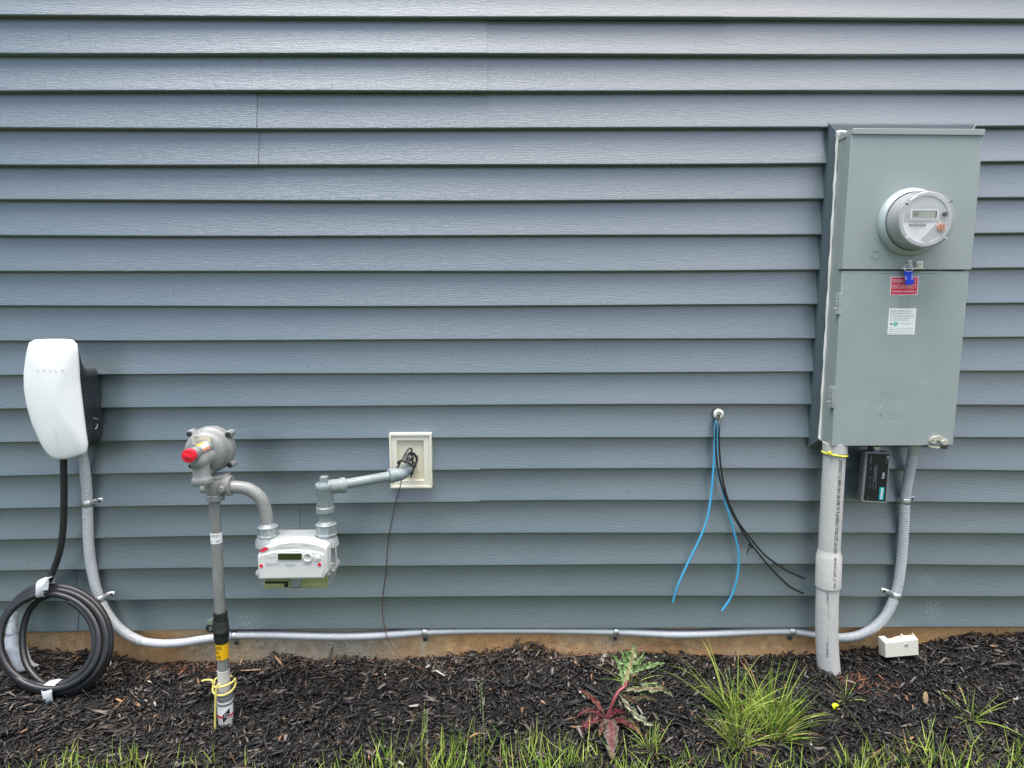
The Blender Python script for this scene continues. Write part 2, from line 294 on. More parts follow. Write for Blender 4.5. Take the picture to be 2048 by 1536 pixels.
def recalc(me):
    import bmesh
    bm = bmesh.new(); bm.from_mesh(me); bmesh.ops.recalc_face_normals(bm, faces=bm.faces); bm.to_mesh(me); bm.free()
class MB:
    def __init__(s): s.v = []; s.f = []; s.m = []; s.cur = 0
    def add(s, vs, fs):
        b = len(s.v); s.v += [tuple(x) for x in vs]; s.f += [tuple(i + b for i in f) for f in fs]; s.m += [s.cur] * len(fs); return s
    def loft(s, rings, cap=True, close=True):
        n = len(rings[0]); vs = [p for r in rings for p in r]; fs = []
        for i in range(len(rings) - 1):
            for j in range(n if close else n - 1):
                k = (j + 1) % n; fs.append((i * n + j, i * n + k, (i + 1) * n + k, (i + 1) * n + j))
        if cap and close: fs.append(tuple(range(n - 1, -1, -1))); fs.append(tuple(range((len(rings) - 1) * n, len(rings) * n)))
        return s.add(vs, fs)
    def tube(s, pts, r, seg=14, cap=True, sq=1.0):
        pts = [Vector(p) for p in pts]; n = len(pts); rings = []; u = None
        for i, p in enumerate(pts):
            t = (pts[min(i + 1, n - 1)] - pts[max(i - 1, 0)]).normalized()
            if u is None:
                a = Vector((0, 0, 1)) if abs(t.z) < .8 else Vector((0, -1, 0)); u = (a - t * a.dot(t)).normalized()
            else: u = (u - t * u.dot(t)).normalized()
            v = t.cross(u); rr = r(i / (n - 1)) if callable(r) else (r[i] if isinstance(r, (list, tuple)) else r)
            rings.append([p + u * (rr * math.cos(2 * math.pi * k / seg)) + v * (rr * sq * math.sin(2 * math.pi * k / seg)) for k in range(seg)])
        return s.loft(rings, cap)
    def lathe(s, c, ax, prof, seg=40, cap=True, sides=None):
        ax = Vector(ax).normalized(); a = Vector((0, 0, 1)) if abs(ax.z) < .8 else Vector((1, 0, 0))
        u = (a - ax * a.dot(ax)).normalized(); v = ax.cross(u); seg = sides or seg; c = Vector(c)
        return s.loft([[c + ax * d + (u * math.cos(2 * math.pi * k / seg + (math.pi / seg if sides else 0)) + v * math.sin(2 * math.pi * k / seg + (math.pi / seg if sides else 0))) * max(r, 1e-5) for k in range(seg)] for d, r in prof], cap)
    def prism(s, poly, off):
        off = Vector(off); poly = [Vector(p) for p in poly]; return s.loft([[p + off for p in poly], poly], True)
    def box(s, a, b):
        x0, y0, z0 = a; x1, y1, z1 = b
        return s.prism([Vector((x0, y0, z0)), Vector((x1, y0, z0)), Vector((x1, y0, z1)), Vector((x0, y0, z1))], (0, y1 - y0, 0))
    def obox(s, c, X, Y, Z):
        c, X, Y, Z = Vector(c), Vector(X), Vector(Y), Vector(Z)
        return s.prism([c - X - Y - Z, c + X - Y - Z, c + X + Y - Z, c - X + Y - Z], Z * 2)
    def build(s, name, mat, parent=None, bevel=0, ang=35, smooth=True, seg=2, col=None, subs=0):
        me = bpy.data.meshes.new(name); V = np.array(s.v, float); c = (V.min(0) + V.max(0)) / 2
        me.from_pydata((V - c).tolist(), [], s.f); me.update()
        mats = mat if isinstance(mat, (list, tuple)) else [mat]
        for q in mats: me.materials.append(MAT[q] if isinstance(q, str) else q)
        if len(mats) > 1: me.polygons.foreach_set('material_index', s.m)
        if col is not None:
            at = me.color_attributes.new('col', 'FLOAT_COLOR', 'POINT'); at.data.foreach_set('color', np.asarray(col, np.float32).ravel())
        if smooth:
            me.polygons.foreach_set('use_smooth', [True] * len(me.polygons)); me.set_sharp_from_angle(angle=math.radians(ang))
        if col is None and len(s.f) < 30000: recalc(me)
        o = bpy.data.objects.new(name, me); COL.objects.link(o)
        c = Vector(c)
        if parent is not None:
            o.parent = parent; o.location = c - WLOC[parent]
        else: o.location = c
        WLOC[o] = c
        if bevel:
            b = o.modifiers.new('bevel', 'BEVEL'); b.width = bevel; b.segments = seg; b.limit_method = 'ANGLE'; b.angle_limit = math.radians(40); b.harden_normals = False
        return o
def fix_normals(o):
    import bmesh
    bm = bmesh.new(); bm.from_mesh(o.data); bmesh.ops.recalc_face_normals(bm, faces=bm.faces); bm.to_mesh(o.data); bm.free(); return o

def patch(name, corners, o, mat, parent, th=.0008, bevel=0):
    """a thin plate whose outline is given by pixels, lying o metres in front of the wall"""
    return fix_normals(MB().prism([P(x, y, o + th) for x, y in corners], (0, th * .95, 0)).build(name, mat, parent, bevel, smooth=bevel > 0))
def pbox(name, corners, o0, o1, mat, parent, bevel=.001, seg=2):
    """a solid whose front outline is given by pixels at o1 and which runs straight back to o0"""
    return fix_normals(MB().prism([P(x, y, o1) for x, y in corners], (0, o1 - o0, 0)).build(name, mat, parent, bevel, seg=seg))
def quad(x0, y0, x1, y1): return [(x0, y0), (x1, y0), (x1, y1), (x0, y1)]
def circ(c, r, n=24, ry=None): return [(c[0] + r * math.cos(2 * math.pi * k / n), c[1] + (ry or r) * math.sin(2 * math.pi * k / n)) for k in range(n)]
def rquad(x0, y0, x1, y1, r, n=4):
    out = []
    for cx_, cy_, a in ((x1 - r, y0 + r, -90), (x1 - r, y1 - r, 0), (x0 + r, y1 - r, 90), (x0 + r, y0 + r, 180)):
        for k in range(n + 1):
            t = math.radians(a + 90 * k / n); out.append((cx_ + r * math.cos(t), cy_ + r * math.sin(t)))
    return out

def text_mesh(s, bold=0.0, spacing=1.0, align='CENTER', line=1.0):
    cu = bpy.data.curves.new('text', 'FONT'); cu.body = s; cu.align_x = align; cu.align_y = 'CENTER'; cu.size = 1; cu.offset = bold; cu.space_character = spacing; cu.space_line = line; cu.resolution_u = 2
    ob = bpy.data.objects.new('text', cu); COL.objects.link(ob); me = bpy.data.meshes.new_from_object(ob)
    bpy.data.objects.remove(ob); bpy.data.curves.remove(cu)
    V = np.array([v.co[:] for v in me.vertices]); F = [tuple(p.vertices) for p in me.polygons]; bpy.data.meshes.remove(me)
    return V, F
def text(name, s, center, X, Y, width, height, mat, parent, bold=0.0, spacing=1.0, line=1.0, cyl=None, align='CENTER'):
    """lettering stretched to width x height (metres) about center; cyl=(axis point, axis dir, radius) wraps it round a pipe"""
    V, F = text_mesh(s, bold, spacing, align, line); lo, hi = V.min(0), V.max(0)
    u = ((V[:, 0] - (lo[0] + hi[0]) / 2) / (hi[0] - lo[0]) * width); v = ((V[:, 1] - (lo[1] + hi[1]) / 2) / (hi[1] - lo[1]) * height)
    center = Vector(center); X = Vector(X).normalized(); Y = Vector(Y).normalized(); mb = MB()
    if cyl is None: pts = [center + X * a + Y * b for a, b in zip(u, v)]
    else:
        # cyl = (radius, along) ; center lies on the axis, 'across' coordinate wraps
        rad, wrapX, a0 = cyl; pts = []
        for a, b in zip(u, v):
            if wrapX: th = a0 + a / rad; q = center + Y * b + Vector((math.sin(th), -math.cos(th), 0)) * rad
            else: th = a0 + b / rad; q = center + X * a + Vector((math.sin(th), -math.cos(th), 0)) * rad
            pts.append(q)
    mb.add(pts, F); return mb.build(name, mat, parent, smooth=False)
def ptext(name, s, px, py, o, wpx, hpx, mat, parent, ang=0.0, **k):
    m = MPP(px, py, o); a = math.radians(ang)
    return text(name, s, P(px, py, o), (math.cos(a), 0, math.sin(a)), (-math.sin(a), 0, math.cos(a)), wpx * m, hpx * m, mat, parent, **k)
def lines(name, rows, o, mat, parent, th=.0004, seed=1, gap=.28, wl=(1.6, 5.5)):
    """rows of tiny print: (x0, x1, y, height) in pixels, broken up into word-like runs"""
    r = random.Random(seed); mb = MB()
    for x0, x1, y, h in rows:
        x = x0
        while x < x1:
            wd = min(r.uniform(*wl), x1 - x); mb.prism([P(a, b, o + th) for a, b in quad(x, y - h / 2, x + wd, y + h / 2)], (0, th * .9, 0)); x += wd + r.uniform(.6, 1.4) + gap
    return tag(fix_normals(mb.build(name, mat, parent, smooth=False)), kind='stuff')

# ================================================================== ground
def build_ground():
    mb = MB(); xs = np.concatenate([[-30, -12, -6], np.linspace(-2.4, 2.4, 161), [6, 12, 30]]); os_ = np.concatenate([[-.03, .0], np.linspace(.015, .62, 42)])
    V = []
    for o in os_:
        for x in xs: V.append((x, -o, float(ground_z(x, o))))
    n = len(xs); F = [(i * n + j, i * n + j + 1, (i + 1) * n + j + 1, (i + 1) * n + j) for i in range(len(os_) - 1) for j in range(n - 1)]
    mb.add(V, F); o = mb.build('mulch_bed_soil', 'soil'); fix_normals(o); tag(o, kind='structure')
    mb = MB(); os2 = [.58, .8, 1.2, 2, 4, 8, 20, 60]; V = []
    xs = np.concatenate([[-60, -20], np.linspace(-3, 3, 41), [20, 60]])
    for oo in os2:
        for x in xs: V.append((x, -oo, float(ground_z(x, oo)) + (.004 if oo < 1 else .0)))
    n = len(xs); F = [(i * n + j, i * n + j + 1, (i + 1) * n + j + 1, (i + 1) * n + j) for i in range(len(os2) - 1) for j in range(n - 1)]
    mb.add(V, F); o = mb.build('lawn_ground', 'turf'); fix_normals(o); tag(o, kind='structure')
build_ground()

# ================================================================== house wall
CY_C = [34.4, 108.1, 181.5, 256.5, 329.7, 401.3, 471.6, 542.7, 612, 679.4, 746.4, 810.4, 876.2, 938.1, 1002.6, 1066.8, 1130.6, 1194.1, 1257.7]
CY_L = [31, 106.6, 182.3, 256.2, 329.5, 399.7, 471.3, 542.4, 612.6, 682.3, None, None, None, None, None, None, None, None, None]
CY_L2 = {10: 749.6, 11: 816, 12: 882, 13: 946.1, 14: 1011.3, 15: 1074.6, 16: 1137.9, 17: 1200, 18: 1261.7}
CY_R = [37.5, 108.9, 181.8, 252, 323.6, 395.2, 466.3, 536.9, 606.2, 675, 742.8, 810.3, 876.4, 942, 1005.8, 1068.7, 1131.6, 1194, 1255.1]
BUTT = .0178
rows = []          # course butt height as a function of x
for i in range(19):
    a = P(30, CY_L[i], BUTT) if CY_L[i] else P(270, CY_L2[i], BUTT)
    b = P(1030, CY_C[i], BUTT); c = P(2018, CY_R[i], BUTT); rows.append(([a.x, b.x, c.x], [a.z, b.z, c.z]))
def butt_z(i, x):
    if i < 0: return float(butt_z(0, x)) + .1016 * -i
    X, Z = rows[i]; t = np.polyfit(X, Z, 2); xx = min(max(x, -1.75), 1.75); return float(np.polyval(t, xx)) + .0009 * math.sin(x * 3.1 + i * 2.3)
XL, XR = -3.4, 3.4
wall = thing('house_wall', (0, 0, 0), 'blue grey vinyl lap siding wall above a stained concrete foundation', 'wall')
seams = {-9: .9, -7: -.7, -5: 1.2, -3: -1.1, -1: P(1462, 20, .012).x, 1: P(974.5, 108, .012).x, 3: P(514.5, 256, .012).x, 13: P(960.5, 938, .012).x, 15: P(599, 1040, .012).x, 17: P(153, 1200, .012).x}
def siding_panel(first, x0, x1, lift, dz):
    """two courses: first is the index of the upper butt"""
    mb = MB(); nx = max(6, int((x1 - x0) / .06)); prof = []
    for c in (first, first + 1):
        for t in ((1.0, .98) if c == first else (.998,)): pass
        for t, o in ((1.0, -.0010), (.93, -.0006), (.84, .0004), (.66, .0032), (.42, .0078), (.2, .0132), (.07, .0168), (.025, .0178), (.004, .0170), (-.010, .0148), (-.012, .0040), (-.004, -.0008)):
            prof.append((c, t, o))
    V = []
    for j in range(nx + 1):
        x = x0 + (x1 - x0) * j / nx
        for c, t, o in prof:
            zb = butt_z(c, x); zt = butt_z(c - 1, x) + (0.0 if c > first else .004); wav = .0009 * math.sin(x * 2.3 + c * 1.7) * (1 - abs(t))
            z = zb + (zt - zb) * t + dz
            V.append((x, -(o + lift + wav), z))
    n = len(prof); F = [(j * n + i, (j + 1) * n + i, (j + 1) * n + i + 1, j * n + i + 1) for j in range(nx) for i in range(n - 1)]
    # end edge thickness
    mb.add(V, F)
    for j in (0, nx):
        base = j * n; b = len(mb.v); mb.v += [(V[base + i][0], V[base + i][1] + .0012, V[base + i][2]) for i in range(n)]
        for i in range(n - 1): mb.f.append((base + i, base + i + 1, b + i + 1, b + i)); mb.m.append(0)
    o = mb.build('siding_panel', 'siding', wall, ang=28); fix_normals(o); return o
for first in range(-9, 18, 2):
    if first in seams:
        sx_ = seams[first]; siding_panel(first, XL, sx_ + .0, .0026, -.0022 if first == 13 else -.0006); siding_panel(first, sx_ - .02, XR, 0, 0)
    else: siding_panel(first, XL, XR, 0, 0)
mb = MB(); zb = butt_z(18, 0)
MB().box((XL, .004, zb - .002), (XR, .03, 3.2)).build('wall_sheathing', 'backing', wall, smooth=False)
# concrete foundation with a slightly uneven face
mb = MB(); V = []; nx, nz = 220, 10; zt = butt_z(18, 0) + .03
for j in range(nx + 1):
    x = XL + (XR - XL) * j / nx
    for i in range(nz + 1):
        z = -.3 + (zt + .3) * i / nz; d = .004 * noise.noise(Vector((x * 5, z * 9, 1))) + .002 * noise.noise(Vector((x * 22, z * 22, 4)))
        V.append((x, .008 + d - .006 * (z < .03), z))
F = [(j * (nz + 1) + i, (j + 1) * (nz + 1) + i, (j + 1) * (nz + 1) + i + 1, j * (nz + 1) + i + 1) for j in range(nx) for i in range(nz)]
mb.add(V, F); fix_normals(mb.build('foundation', 'concrete', wall, ang=60))

# ================================================================== strap
def strap(px, py, o, ang, rad, label, ear=1, dark=False, po=.014):
    """one-hole strap over the flexible conduit; ang = direction of the ear in the picture, degrees"""
    c = P(px, py, o); t = thing('conduit_strap', c, label, 'strap', 'one hole straps holding the flexible conduit')
    a = math.radians(ang); E = Vector((math.cos(a), 0, math.sin(a))); T = Vector((-math.sin(a), 0, math.cos(a))); N = Vector((0, -1, 0)); hw = .0085; R = rad + .0016
    back = -(o - po)
    mb = MB(); ring = []
    path = [(-R, back), (-R, 0)] + [(-R * math.cos(k * math.pi / 12), R * math.sin(k * math.pi / 12)) for k in range(1, 12)] + [(R, 0), (R, back * .7), (R + .002, back + .0015), (R + .022, back + .0015)]
    V = []; F = []
    for u, n_ in path:
        for q, dn in ((-hw, 0), (-hw * .35, 0), (-hw * .3, .0012), (hw * .3, .0012), (hw * .35, 0), (hw, 0)): V.append(c + E * u + N * (n_ + dn) + T * q)
    k = 6; F = [(i * k + j, i * k + j + 1, (i + 1) * k + j + 1, (i + 1) * k + j) for i in range(len(path) - 1) for j in range(k - 1)]
    mb.add(V, F); b = mb.build('strap_band', 'galv', t); sm = b.modifiers.new('solid', 'SOLIDIFY'); sm.thickness = .0014
    e = c + E * (R + .013) + N * (back + .0022)
    mb = MB(); mb.lathe(e, N, [(0, .0062), (.001, .0062), (.001, .0026)], 20, False); mb.build('screw_hole_rim', 'galv', t)
    mb = MB(); mb.lathe(e, N, [(.0, .0046), (.0022, .0044), (.0032, .0028)], 6 if not dark else 14); mb.build('screw', 'iron' if dark else 'darkmetal', t)
    return t

# ================================================================== vehicle charger
ch = thing('wall_charger', P(150, 810, .014), 'white faced vehicle charger with black side body on the left end of the wall', 'charger')
def outline_resample(poly, n, c):
    pts = [Vector(p) for p in poly]; out = []
    for k in range(n):
        a = 2 * math.pi * k / n; d = Vector((math.cos(a), math.sin(a))); best = None
        for i in range(len(pts)):
            p, q = pts[i] - Vector(c), pts[(i + 1) % len(pts)] - Vector(c); e = q - p
            den = d.x * e.y - d.y * e.x
            if abs(den) < 1e-9: continue
            t = (p.x * e.y - p.y * e.x) / den; s_ = (p.x * d.y - p.y * d.x) / den
            if t > 0 and -1e-6 <= s_ <= 1 + 1e-6: best = t if best is None else max(best, t)
        out.append((c[0] + d.x * best, c[1] + d.y * best))
    return out
face = [(59.5, 682), (66, 679.5), (85, 678.2), (110, 677.8), (132, 678), (146, 680), (151.5, 683.5), (154, 691), (156, 716), (158.5, 762), (166, 824), (171.5, 868), (176, 897), (175.5, 902), (171, 907), (150, 914), (128, 919.5), (108, 918.5), (98, 912.5), (90, 904), (80, 886), (64, 850), (53, 813), (47.3, 778), (46.6, 748), (50.5, 715), (55.5, 689)]
backp = [(112, 733), (183, 733), (191, 736), (196, 744), (200, 777), (203.5, 817), (204.5, 860), (202, 879), (196, 886), (180, 890), (120, 890), (106, 870), (100, 800), (104, 745)]
fc = (112, 800); fr = outline_resample(face, 72, fc); br = outline_resample(backp, 72, (150, 812))
def lerp2(a, b, t): return (a[0] + (b[0] - a[0]) * t, a[1] + (b[1] - a[1]) * t)
def world_out(poly, o): return [P(x, y, o) for x, y in poly]
rim_o = .122
Bk = world_out(br, .016); Fr = world_out([lerp2(fc, p, .955) for p in fr], rim_o - .006)
def mixr(a, b, t, y): return [Vector((p.x + (q.x - p.x) * t, -y, p.z + (q.z - p.z) * t)) for p, q in zip(a, b)]
mb = MB(); mb.loft([mixr(Bk, Fr, 0, .014), mixr(Bk, Fr, .0, .050), mixr(Bk, Fr, .04, .062), mixr(Bk, Fr, .16, .069), mixr(Bk, Fr, .42, .078), mixr(Bk, Fr, .72, .090), mixr(Bk, Fr, .93, .104), mixr(Bk, Fr, 1.0, rim_o - .002)])
fix_normals(mb.build('charger_body', 'black_body', ch, ang=50))
mb = MB(); rings = []
for s_, dep in ((.965, -.006), (.992, -.0055), (1.0, -.003), (.996, .0), (.975, .0022), (.93, .0045), (.8, .0085), (.6, .0125), (.4, .0150), (.2, .0165), (.05, .017)):
    rings.append([P(*lerp2(fc, p, s_), rim_o) + Vector((0, -dep, 0)) for p in fr])
mb.loft(rings); fix_normals(mb.build('front_cover', 'white_gloss', ch, ang=60))
for ltr, x in zip('TESLA', (74.5, 86.5, 99, 112, 125)):
    if ltr == 'A':   # three-bar letter shape of the lettering
        pass
text_w = 57
ptext('brand_lettering', 'T E S L A', 100.5, 741, rim_o + .0155, text_w, 5.2, 'paleprint', ch, bold=-.01, spacing=1.1)
patch('status_light', [(106.4, 836), (107.9, 836), (111, 862), (117.5, 897), (116.6, 897.4), (109.4, 862)], rim_o + .0138, 'lightbar', ch, .0006)
# oval cable dock on the right flank
c = P(186.5, 843, .046); c.x = P(203, 843, .02).x - .004
mb = MB(); pts = [c + Vector((.001, -.010 * math.cos(t), .026 * math.sin(t))) for t in np.linspace(0, 2 * math.pi, 33)]
mb.tube(pts, .0022, 8, False); mb.build('dock_rim', 'black_body', ch)
mb = MB(); mb.tube(catmull([c + Vector((.002, -.013, .012)), c + Vector((.006, -.002, .009)), c + Vector((.004, .009, .004))], .003), .0022, 8); mb.build('cable_hook', 'galv', ch)
mb = MB(); mb.tube(catmull([c + Vector((.001, .008, -.004)), c + Vector((.004, .004, -.016)), c + Vector((.002, -.004, -.022))], .003), .0013, 8); mb.build('hook_glint_edge', 'galv', ch)

# ------------------------------------------------------------------ charging cable
cab = thing('charging_cable', GP(110, 1397), 'thick black charging cable coiled and taped, leaning on the wall under the charger', 'cable')
def coil_o(py): return .055 + (py - 1150) / 250 * .15
loops = [(0, 113, 1279, 112, 113, .000), (1, 110, 1281, 110, 108, .014), (2, 104, 1281, 108, 101, .026), (3, 97, 1281, 97, 93, .034), (3.9, 93, 1281, 96, 90, .022)]
pts = PP([(127, 905, .06), (127, 930, .06), (128, 980, .062), (127.5, 1030, .064), (125, 1070, .066), (119, 1105, .068), (109, 1135, .070), (99, 1157, .072)])
pre = catmull(pts, .008)[:-1]; A = np.array(loops); coilp = []
for k in range(0, 281):
    t = 3.9 * k / 280; g = [np.interp(t, A[:, 0], A[:, q]) for q in range(1, 6)]
    th = math.radians(-97) - t * 2 * math.pi
    x, y = g[0] + g[2] * math.cos(th), g[1] + g[3] * math.sin(th)
    coilp.append(P(x, y, coil_o(y) + g[4] - .02 + .006 * math.sin(th * 1.5 + t)))
post = PP([(100, 1190, .07), (78, 1200, .066), (58, 1222, .070), (47, 1255, .085), (45, 1290, .105), (52, 1325, .13), (70, 1352, .155), (92, 1369, .175), (115, 1376, .19)])
k0 = coilp[-1]
allp = pre + coilp
mb = MB(); mb.tube(allp, .0094, 14); mb.build('cable_coil', 'cable', cab)
mb = MB(); mb.tube(catmull(post, .008), .0092, 14); mb.build('cable_tail', 'cable', cab)
def tape_band(px, py, o, ang, ra, rb, wd, name, tilt=0):
    """a band wrapped round the bundle: ra across the bundle, rb in depth, wd along the cable (metres); ang = cable direction"""
    c = P(px, py, o); a = math.radians(ang); T = Vector((math.cos(a), 0, math.sin(a))); R_ = Vector((-math.sin(a), 0, math.cos(a))); N = Vector((0, -1, 0)); rings = []
    for i in range(7):
        f = i / 6 - .5; ring = []
        for k in range(28):
            th = 2 * math.pi * k / 28; q = abs(math.cos(th)) ** .7 * math.copysign(1, math.cos(th)); w_ = abs(math.sin(th)) ** .7 * math.copysign(1, math.sin(th))
            wob = 1 + .03 * math.sin(3 * th + i)
            ring.append(c + T * (f * wd * (1 + .25 * math.cos(th)) + tilt * q * .01) + R_ * (q * ra * wob) + N * (w_ * rb * wob))
        rings.append(ring)
    o_ = MB().loft(rings, False).build(name, 'tape', cab, ang=60); sm = o_.modifiers.new('solid', 'SOLIDIFY'); sm.thickness = .0012; return fix_normals(o_)
tape_band(90, 1174, .085, 12, .0265, .024, .026, 'tape_band', 1)
tape_band(108, 1382, .190, 4, .0275, .030, .028, 'tape_band')
patch('tape_flap', [(82, 1176), (97, 1153), (97.5, 1166), (96, 1180), (84, 1181)], .113, 'tape', cab, .0009)
def ribbon(name, L_, R_, os_, mat, parent, th=.0015):
    mb = MB(); n = len(L_); a = catmull([P(x, y, o) for (x, y), o in zip(L_, os_)], .01); b = catmull([P(x, y, o) for (x, y), o in zip(R_, os_)], .01)
    n = 26; a = [a[int(i * (len(a) - 1) / (n - 1))] for i in range(n)]; b = [b[int(i * (len(b) - 1) / (n - 1))] for i in range(n)]
    V = []
    for i in range(n):
        m_ = (a[i] + b[i]) / 2 + Vector((0, -.003 - .002 * math.sin(i * .9), 0)); V += [a[i], m_, b[i]]
    mb.add(V, [(i * 3 + j, i * 3 + j + 1, i * 3 + j + 4, i * 3 + j + 3) for i in range(n - 1) for j in range(2)])
    o_ = mb.build(name, mat, parent, ang=70); sm = o_.modifiers.new('solid', 'SOLIDIFY'); sm.thickness = th; return o_
ribbon('loose_strap', [(24, 1215), (16, 1250), (8, 1285), (16, 1310), (33, 1346)], [(34, 1215), (36, 1250), (38, 1285), (45, 1312), (54, 1341)], [.05, .055, .07, .085, .10], 'cloth', cab)
ribbon('loose_strap', [(38, 1270), (44, 1295), (52, 1315), (62, 1338)], [(46, 1272), (56, 1298), (64, 1320), (78, 1330)], [.045, .055, .07, .085], 'cloth', cab)

# ================================================================== flexible conduit
fx = thing('flexible_conduit', P(180, 1250, .02), 'long grey ribbed conduit running from the charger along the foundation up to the cabinet', 'conduit')
fpath = [(163, 896, .045), (168, 930, .043), (173, 975, .033), (175, 1010, .030), (176, 1050, .030), (178, 1095, .030), (185, 1145, .030), (199, 1197, .030), (218, 1232, .032), (245, 1262, .032), (280, 1281, .028), (320, 1287, .022), (365, 1285, .014), (410, 1278, .006), (470, 1270, -.003), (540, 1269.5, -.004), (620, 1272, -.003), (690, 1273, -.003), (750, 1271, -.003), (800, 1267, -.004), (850, 1263, -.005), (950, 1259.5, -.006), (1100, 1259.5, -.006), (1231, 1262.5, -.005), (1290, 1265.5, -.004), (1350, 1268.5, -.003), (1410, 1267.5, -.003), (1500, 1263, -.005), (1580, 1261.5, -.004), (1630, 1269, .002), (1680, 1275, .012), (1715, 1271, .02), (1745, 1257, .026), (1770, 1233, .029), (1786, 1203, .030), (1797, 1165, .030), (1804, 1110, .030), (1808, 1050, .030), (1810, 1003, .031), (1815, 965, .036), (1822, 930, .045), (1827, 903, .052), (1828, 886, .054)]
fpath = [(x, y, o + (.008 if y > 1255 and 400 <= x <= 1600 else 0)) for x, y, o in fpath]
fp = catmull(PP(fpath), 0.0009); s_len = 0; rr = []; total = sum((fp[i + 1] - fp[i]).length for i in range(len(fp) - 1))
for i, p in enumerate(fp):
    if i: s_len += (p - fp[i - 1]).length
    fr_ = s_len / total; base = .0136; xx = p.x
    low = p.z < .13 and -1.15 < xx < 1.0
    amp = .00018 if low else .0008
    rr.append((.0128 if low else .0140) + amp * (1 if (s_len / .0056) % 1 < .5 else -1))
mb = MB(); mb.tube(fp, rr, 20); mb.build('conduit_hose', 'flex', fx, ang=75)
c = P(1829, 895, .054)
mb = MB(); mb.lathe(c + Vector((0, 0, .012)), (0, 0, -1), [(0, .0185), (.012, .0185), (.012, .0165), (.030, .0160), (.032, .0145)], 28); mb.build('conduit_fitting', 'flex', fx, ang=40)
strap(175, 1006, .030, 3, .0145, 'upper one hole strap on the ribbed conduit just below the vehicle charger')
strap(200, 1196, .030, 10, .0142, 'strap where the conduit bends away behind the coiled black cable')
strap(470, 1271, .005, -90, .0135, 'low strap on the foundation just right of the gas riser', dark=True, po=-.007)
strap(850, 1263, .003, -90, .0135, 'low strap with a white lime run on the concrete under its screw', dark=True, po=-.007)
strap(1231, 1262, .003, -90, .0135, 'low strap on the foundation directly behind the tall weed', dark=True, po=-.007)
strap(1583, 1261, .004, -90, .0135, 'low strap on the foundation just left of the thick grey pipe', dark=True, po=-.007)
strap(1810, 1001, .030, 2, .0145, 'strap on the conduit to the right of the black surge protector')
strap(1791, 1190, .030, 168, .0145, 'strap with its ear to the left where the conduit begins to curve down')

# ================================================================== gas riser
RO = .25
gr = thing('gas_riser', GP(452, 1452), 'upright grey gas riser pipe with black valve and yellow sticker rising from the mulch', 'pipe')
def px_r(w_, px, py, o): return w_ / 2 * MPP(px, py, o)
ax = lambda y: 425.5 + (y - 1000) * .0545 + (3.2 if y < 1010 else 3.2)      # pipe axis in the picture
ax = lambda y: 428.8 + (y - 1000) * .0525
def rp(y, o=RO): return P(ax(y), y, o)
rad = px_r(21.5, 440, 1120, RO)
MB().tube([rp(992), rp(1238)], rad, 24).build('riser_pipe', 'gas', gr, ang=60)
MB().tube([rp(1084.5), rp(1064)], rad + .0004, 24).build('pipe_sticker', 'paper', gr, ang=60)
cc = rp(1070); text('sticker_print', 'PG3+', rp(1069), (1, 0, 0), (0, 0, 1), .022, .007, 'black', gr, cyl=(rad + .0008, True, .25))
text('sticker_print', '0.5   888', rp(1079.5), (1, 0, 0), (0, 0, 1), .026, .0045, 'black', gr, cyl=(rad + .0008, True, .1))
mb = MB(); d = (rp(1238) - rp(1224)); h_ = d.length; mb.lathe(rp(1223), d, [(-.001, rad * 1.15), (0, rad * 1.3), (h_ + .004, rad * 1.3)], sides=6); mb.build('valve_nut', 'iron', gr, .0015)
mb = MB(); q0 = rp(1240); q1 = rp(1284); d = q1 - q0; l = d.length
mb.lathe(q0, d, [(0, rad * 1.28), (.004, rad * 1.36), (l * .42, rad * 1.42), (l * .45, rad * 1.5), (l * .5, rad * 1.5), (l * .53, rad * 1.4), (l * .8, rad * 1.40), (l * .82, rad * 1.25), (l, rad * 1.22)], 28)
mb.build('valve_body', 'iron', gr, ang=40)
e = P(421, 1256, RO + .004); mb = MB()
mb.tube([e + Vector((.009 * math.cos(t), 0, .009 * math.sin(t))) for t in np.linspace(0, 2 * math.pi, 21)], .0042, 8, False); mb.obox(e + Vector((.014, 0, 0)), (.008, 0, 0), (0, .004, 0), (0, 0, .006)); mb.build('lock_wing', 'iron', gr, ang=50)
mb = MB(); mb.tube(catmull([e + Vector((.018, .006, .028)), e + Vector((.006, .008, .026)), e + Vector((0, .006, .012)), e + Vector((-.002, .004, .002))], .004), .0028, 8); mb.obox(e + Vector((-.002, .004, .016)), (.007, 0, 0), (0, .002, 0), (0, 0, .006)); mb.build('valve_tab', 'galv', gr, ang=50)
MB().tube([rp(1284), rp(1340)], rad * 1.02, 24).build('riser_pipe', 'gas', gr, ang=60)
MB().tube([rp(1314.5), rp(1283.5)], px_r(24.8, 447, 1300, RO), 28).build('yellow_sticker', 'yellow', gr, ang=60)
yr = px_r(24.8, 447, 1300, RO) + .0005
for s_, y in (('EXCESS', 1290.5), ('FLOW', 1299.5), ('VALVE', 1308.8)):
    text('sticker_print', s_, rp(y), (1, 0, 0), (0, 0, 1), .0066 * len(s_), .0098, 'black', gr, bold=.01, cyl=(yr, True, -.78))
MB().tube([rp(1339), rp(1384)], rad * 1.12, 24).build('sleeve', 'pvc', gr, ang=60)
mb = MB(); q0 = rp(1378); q1 = rp(1406); d = q1 - q0; l = d.length
mb.lathe(q0, d, [(0, rad * 1.13), (.003, rad * 1.3), (l * .3, rad * 1.33), (l * .34, rad * 1.2), (l * .42, rad * 1.2), (l * .46, rad * 1.38), (l * .7, rad * 1.4), (l * .73, rad * 1.28), (l * .8, rad * 1.28), (l * .84, rad * 1.42), (l, rad * 1.42)], 28); mb.build('ribbed_collar', 'gas', gr, ang=40)
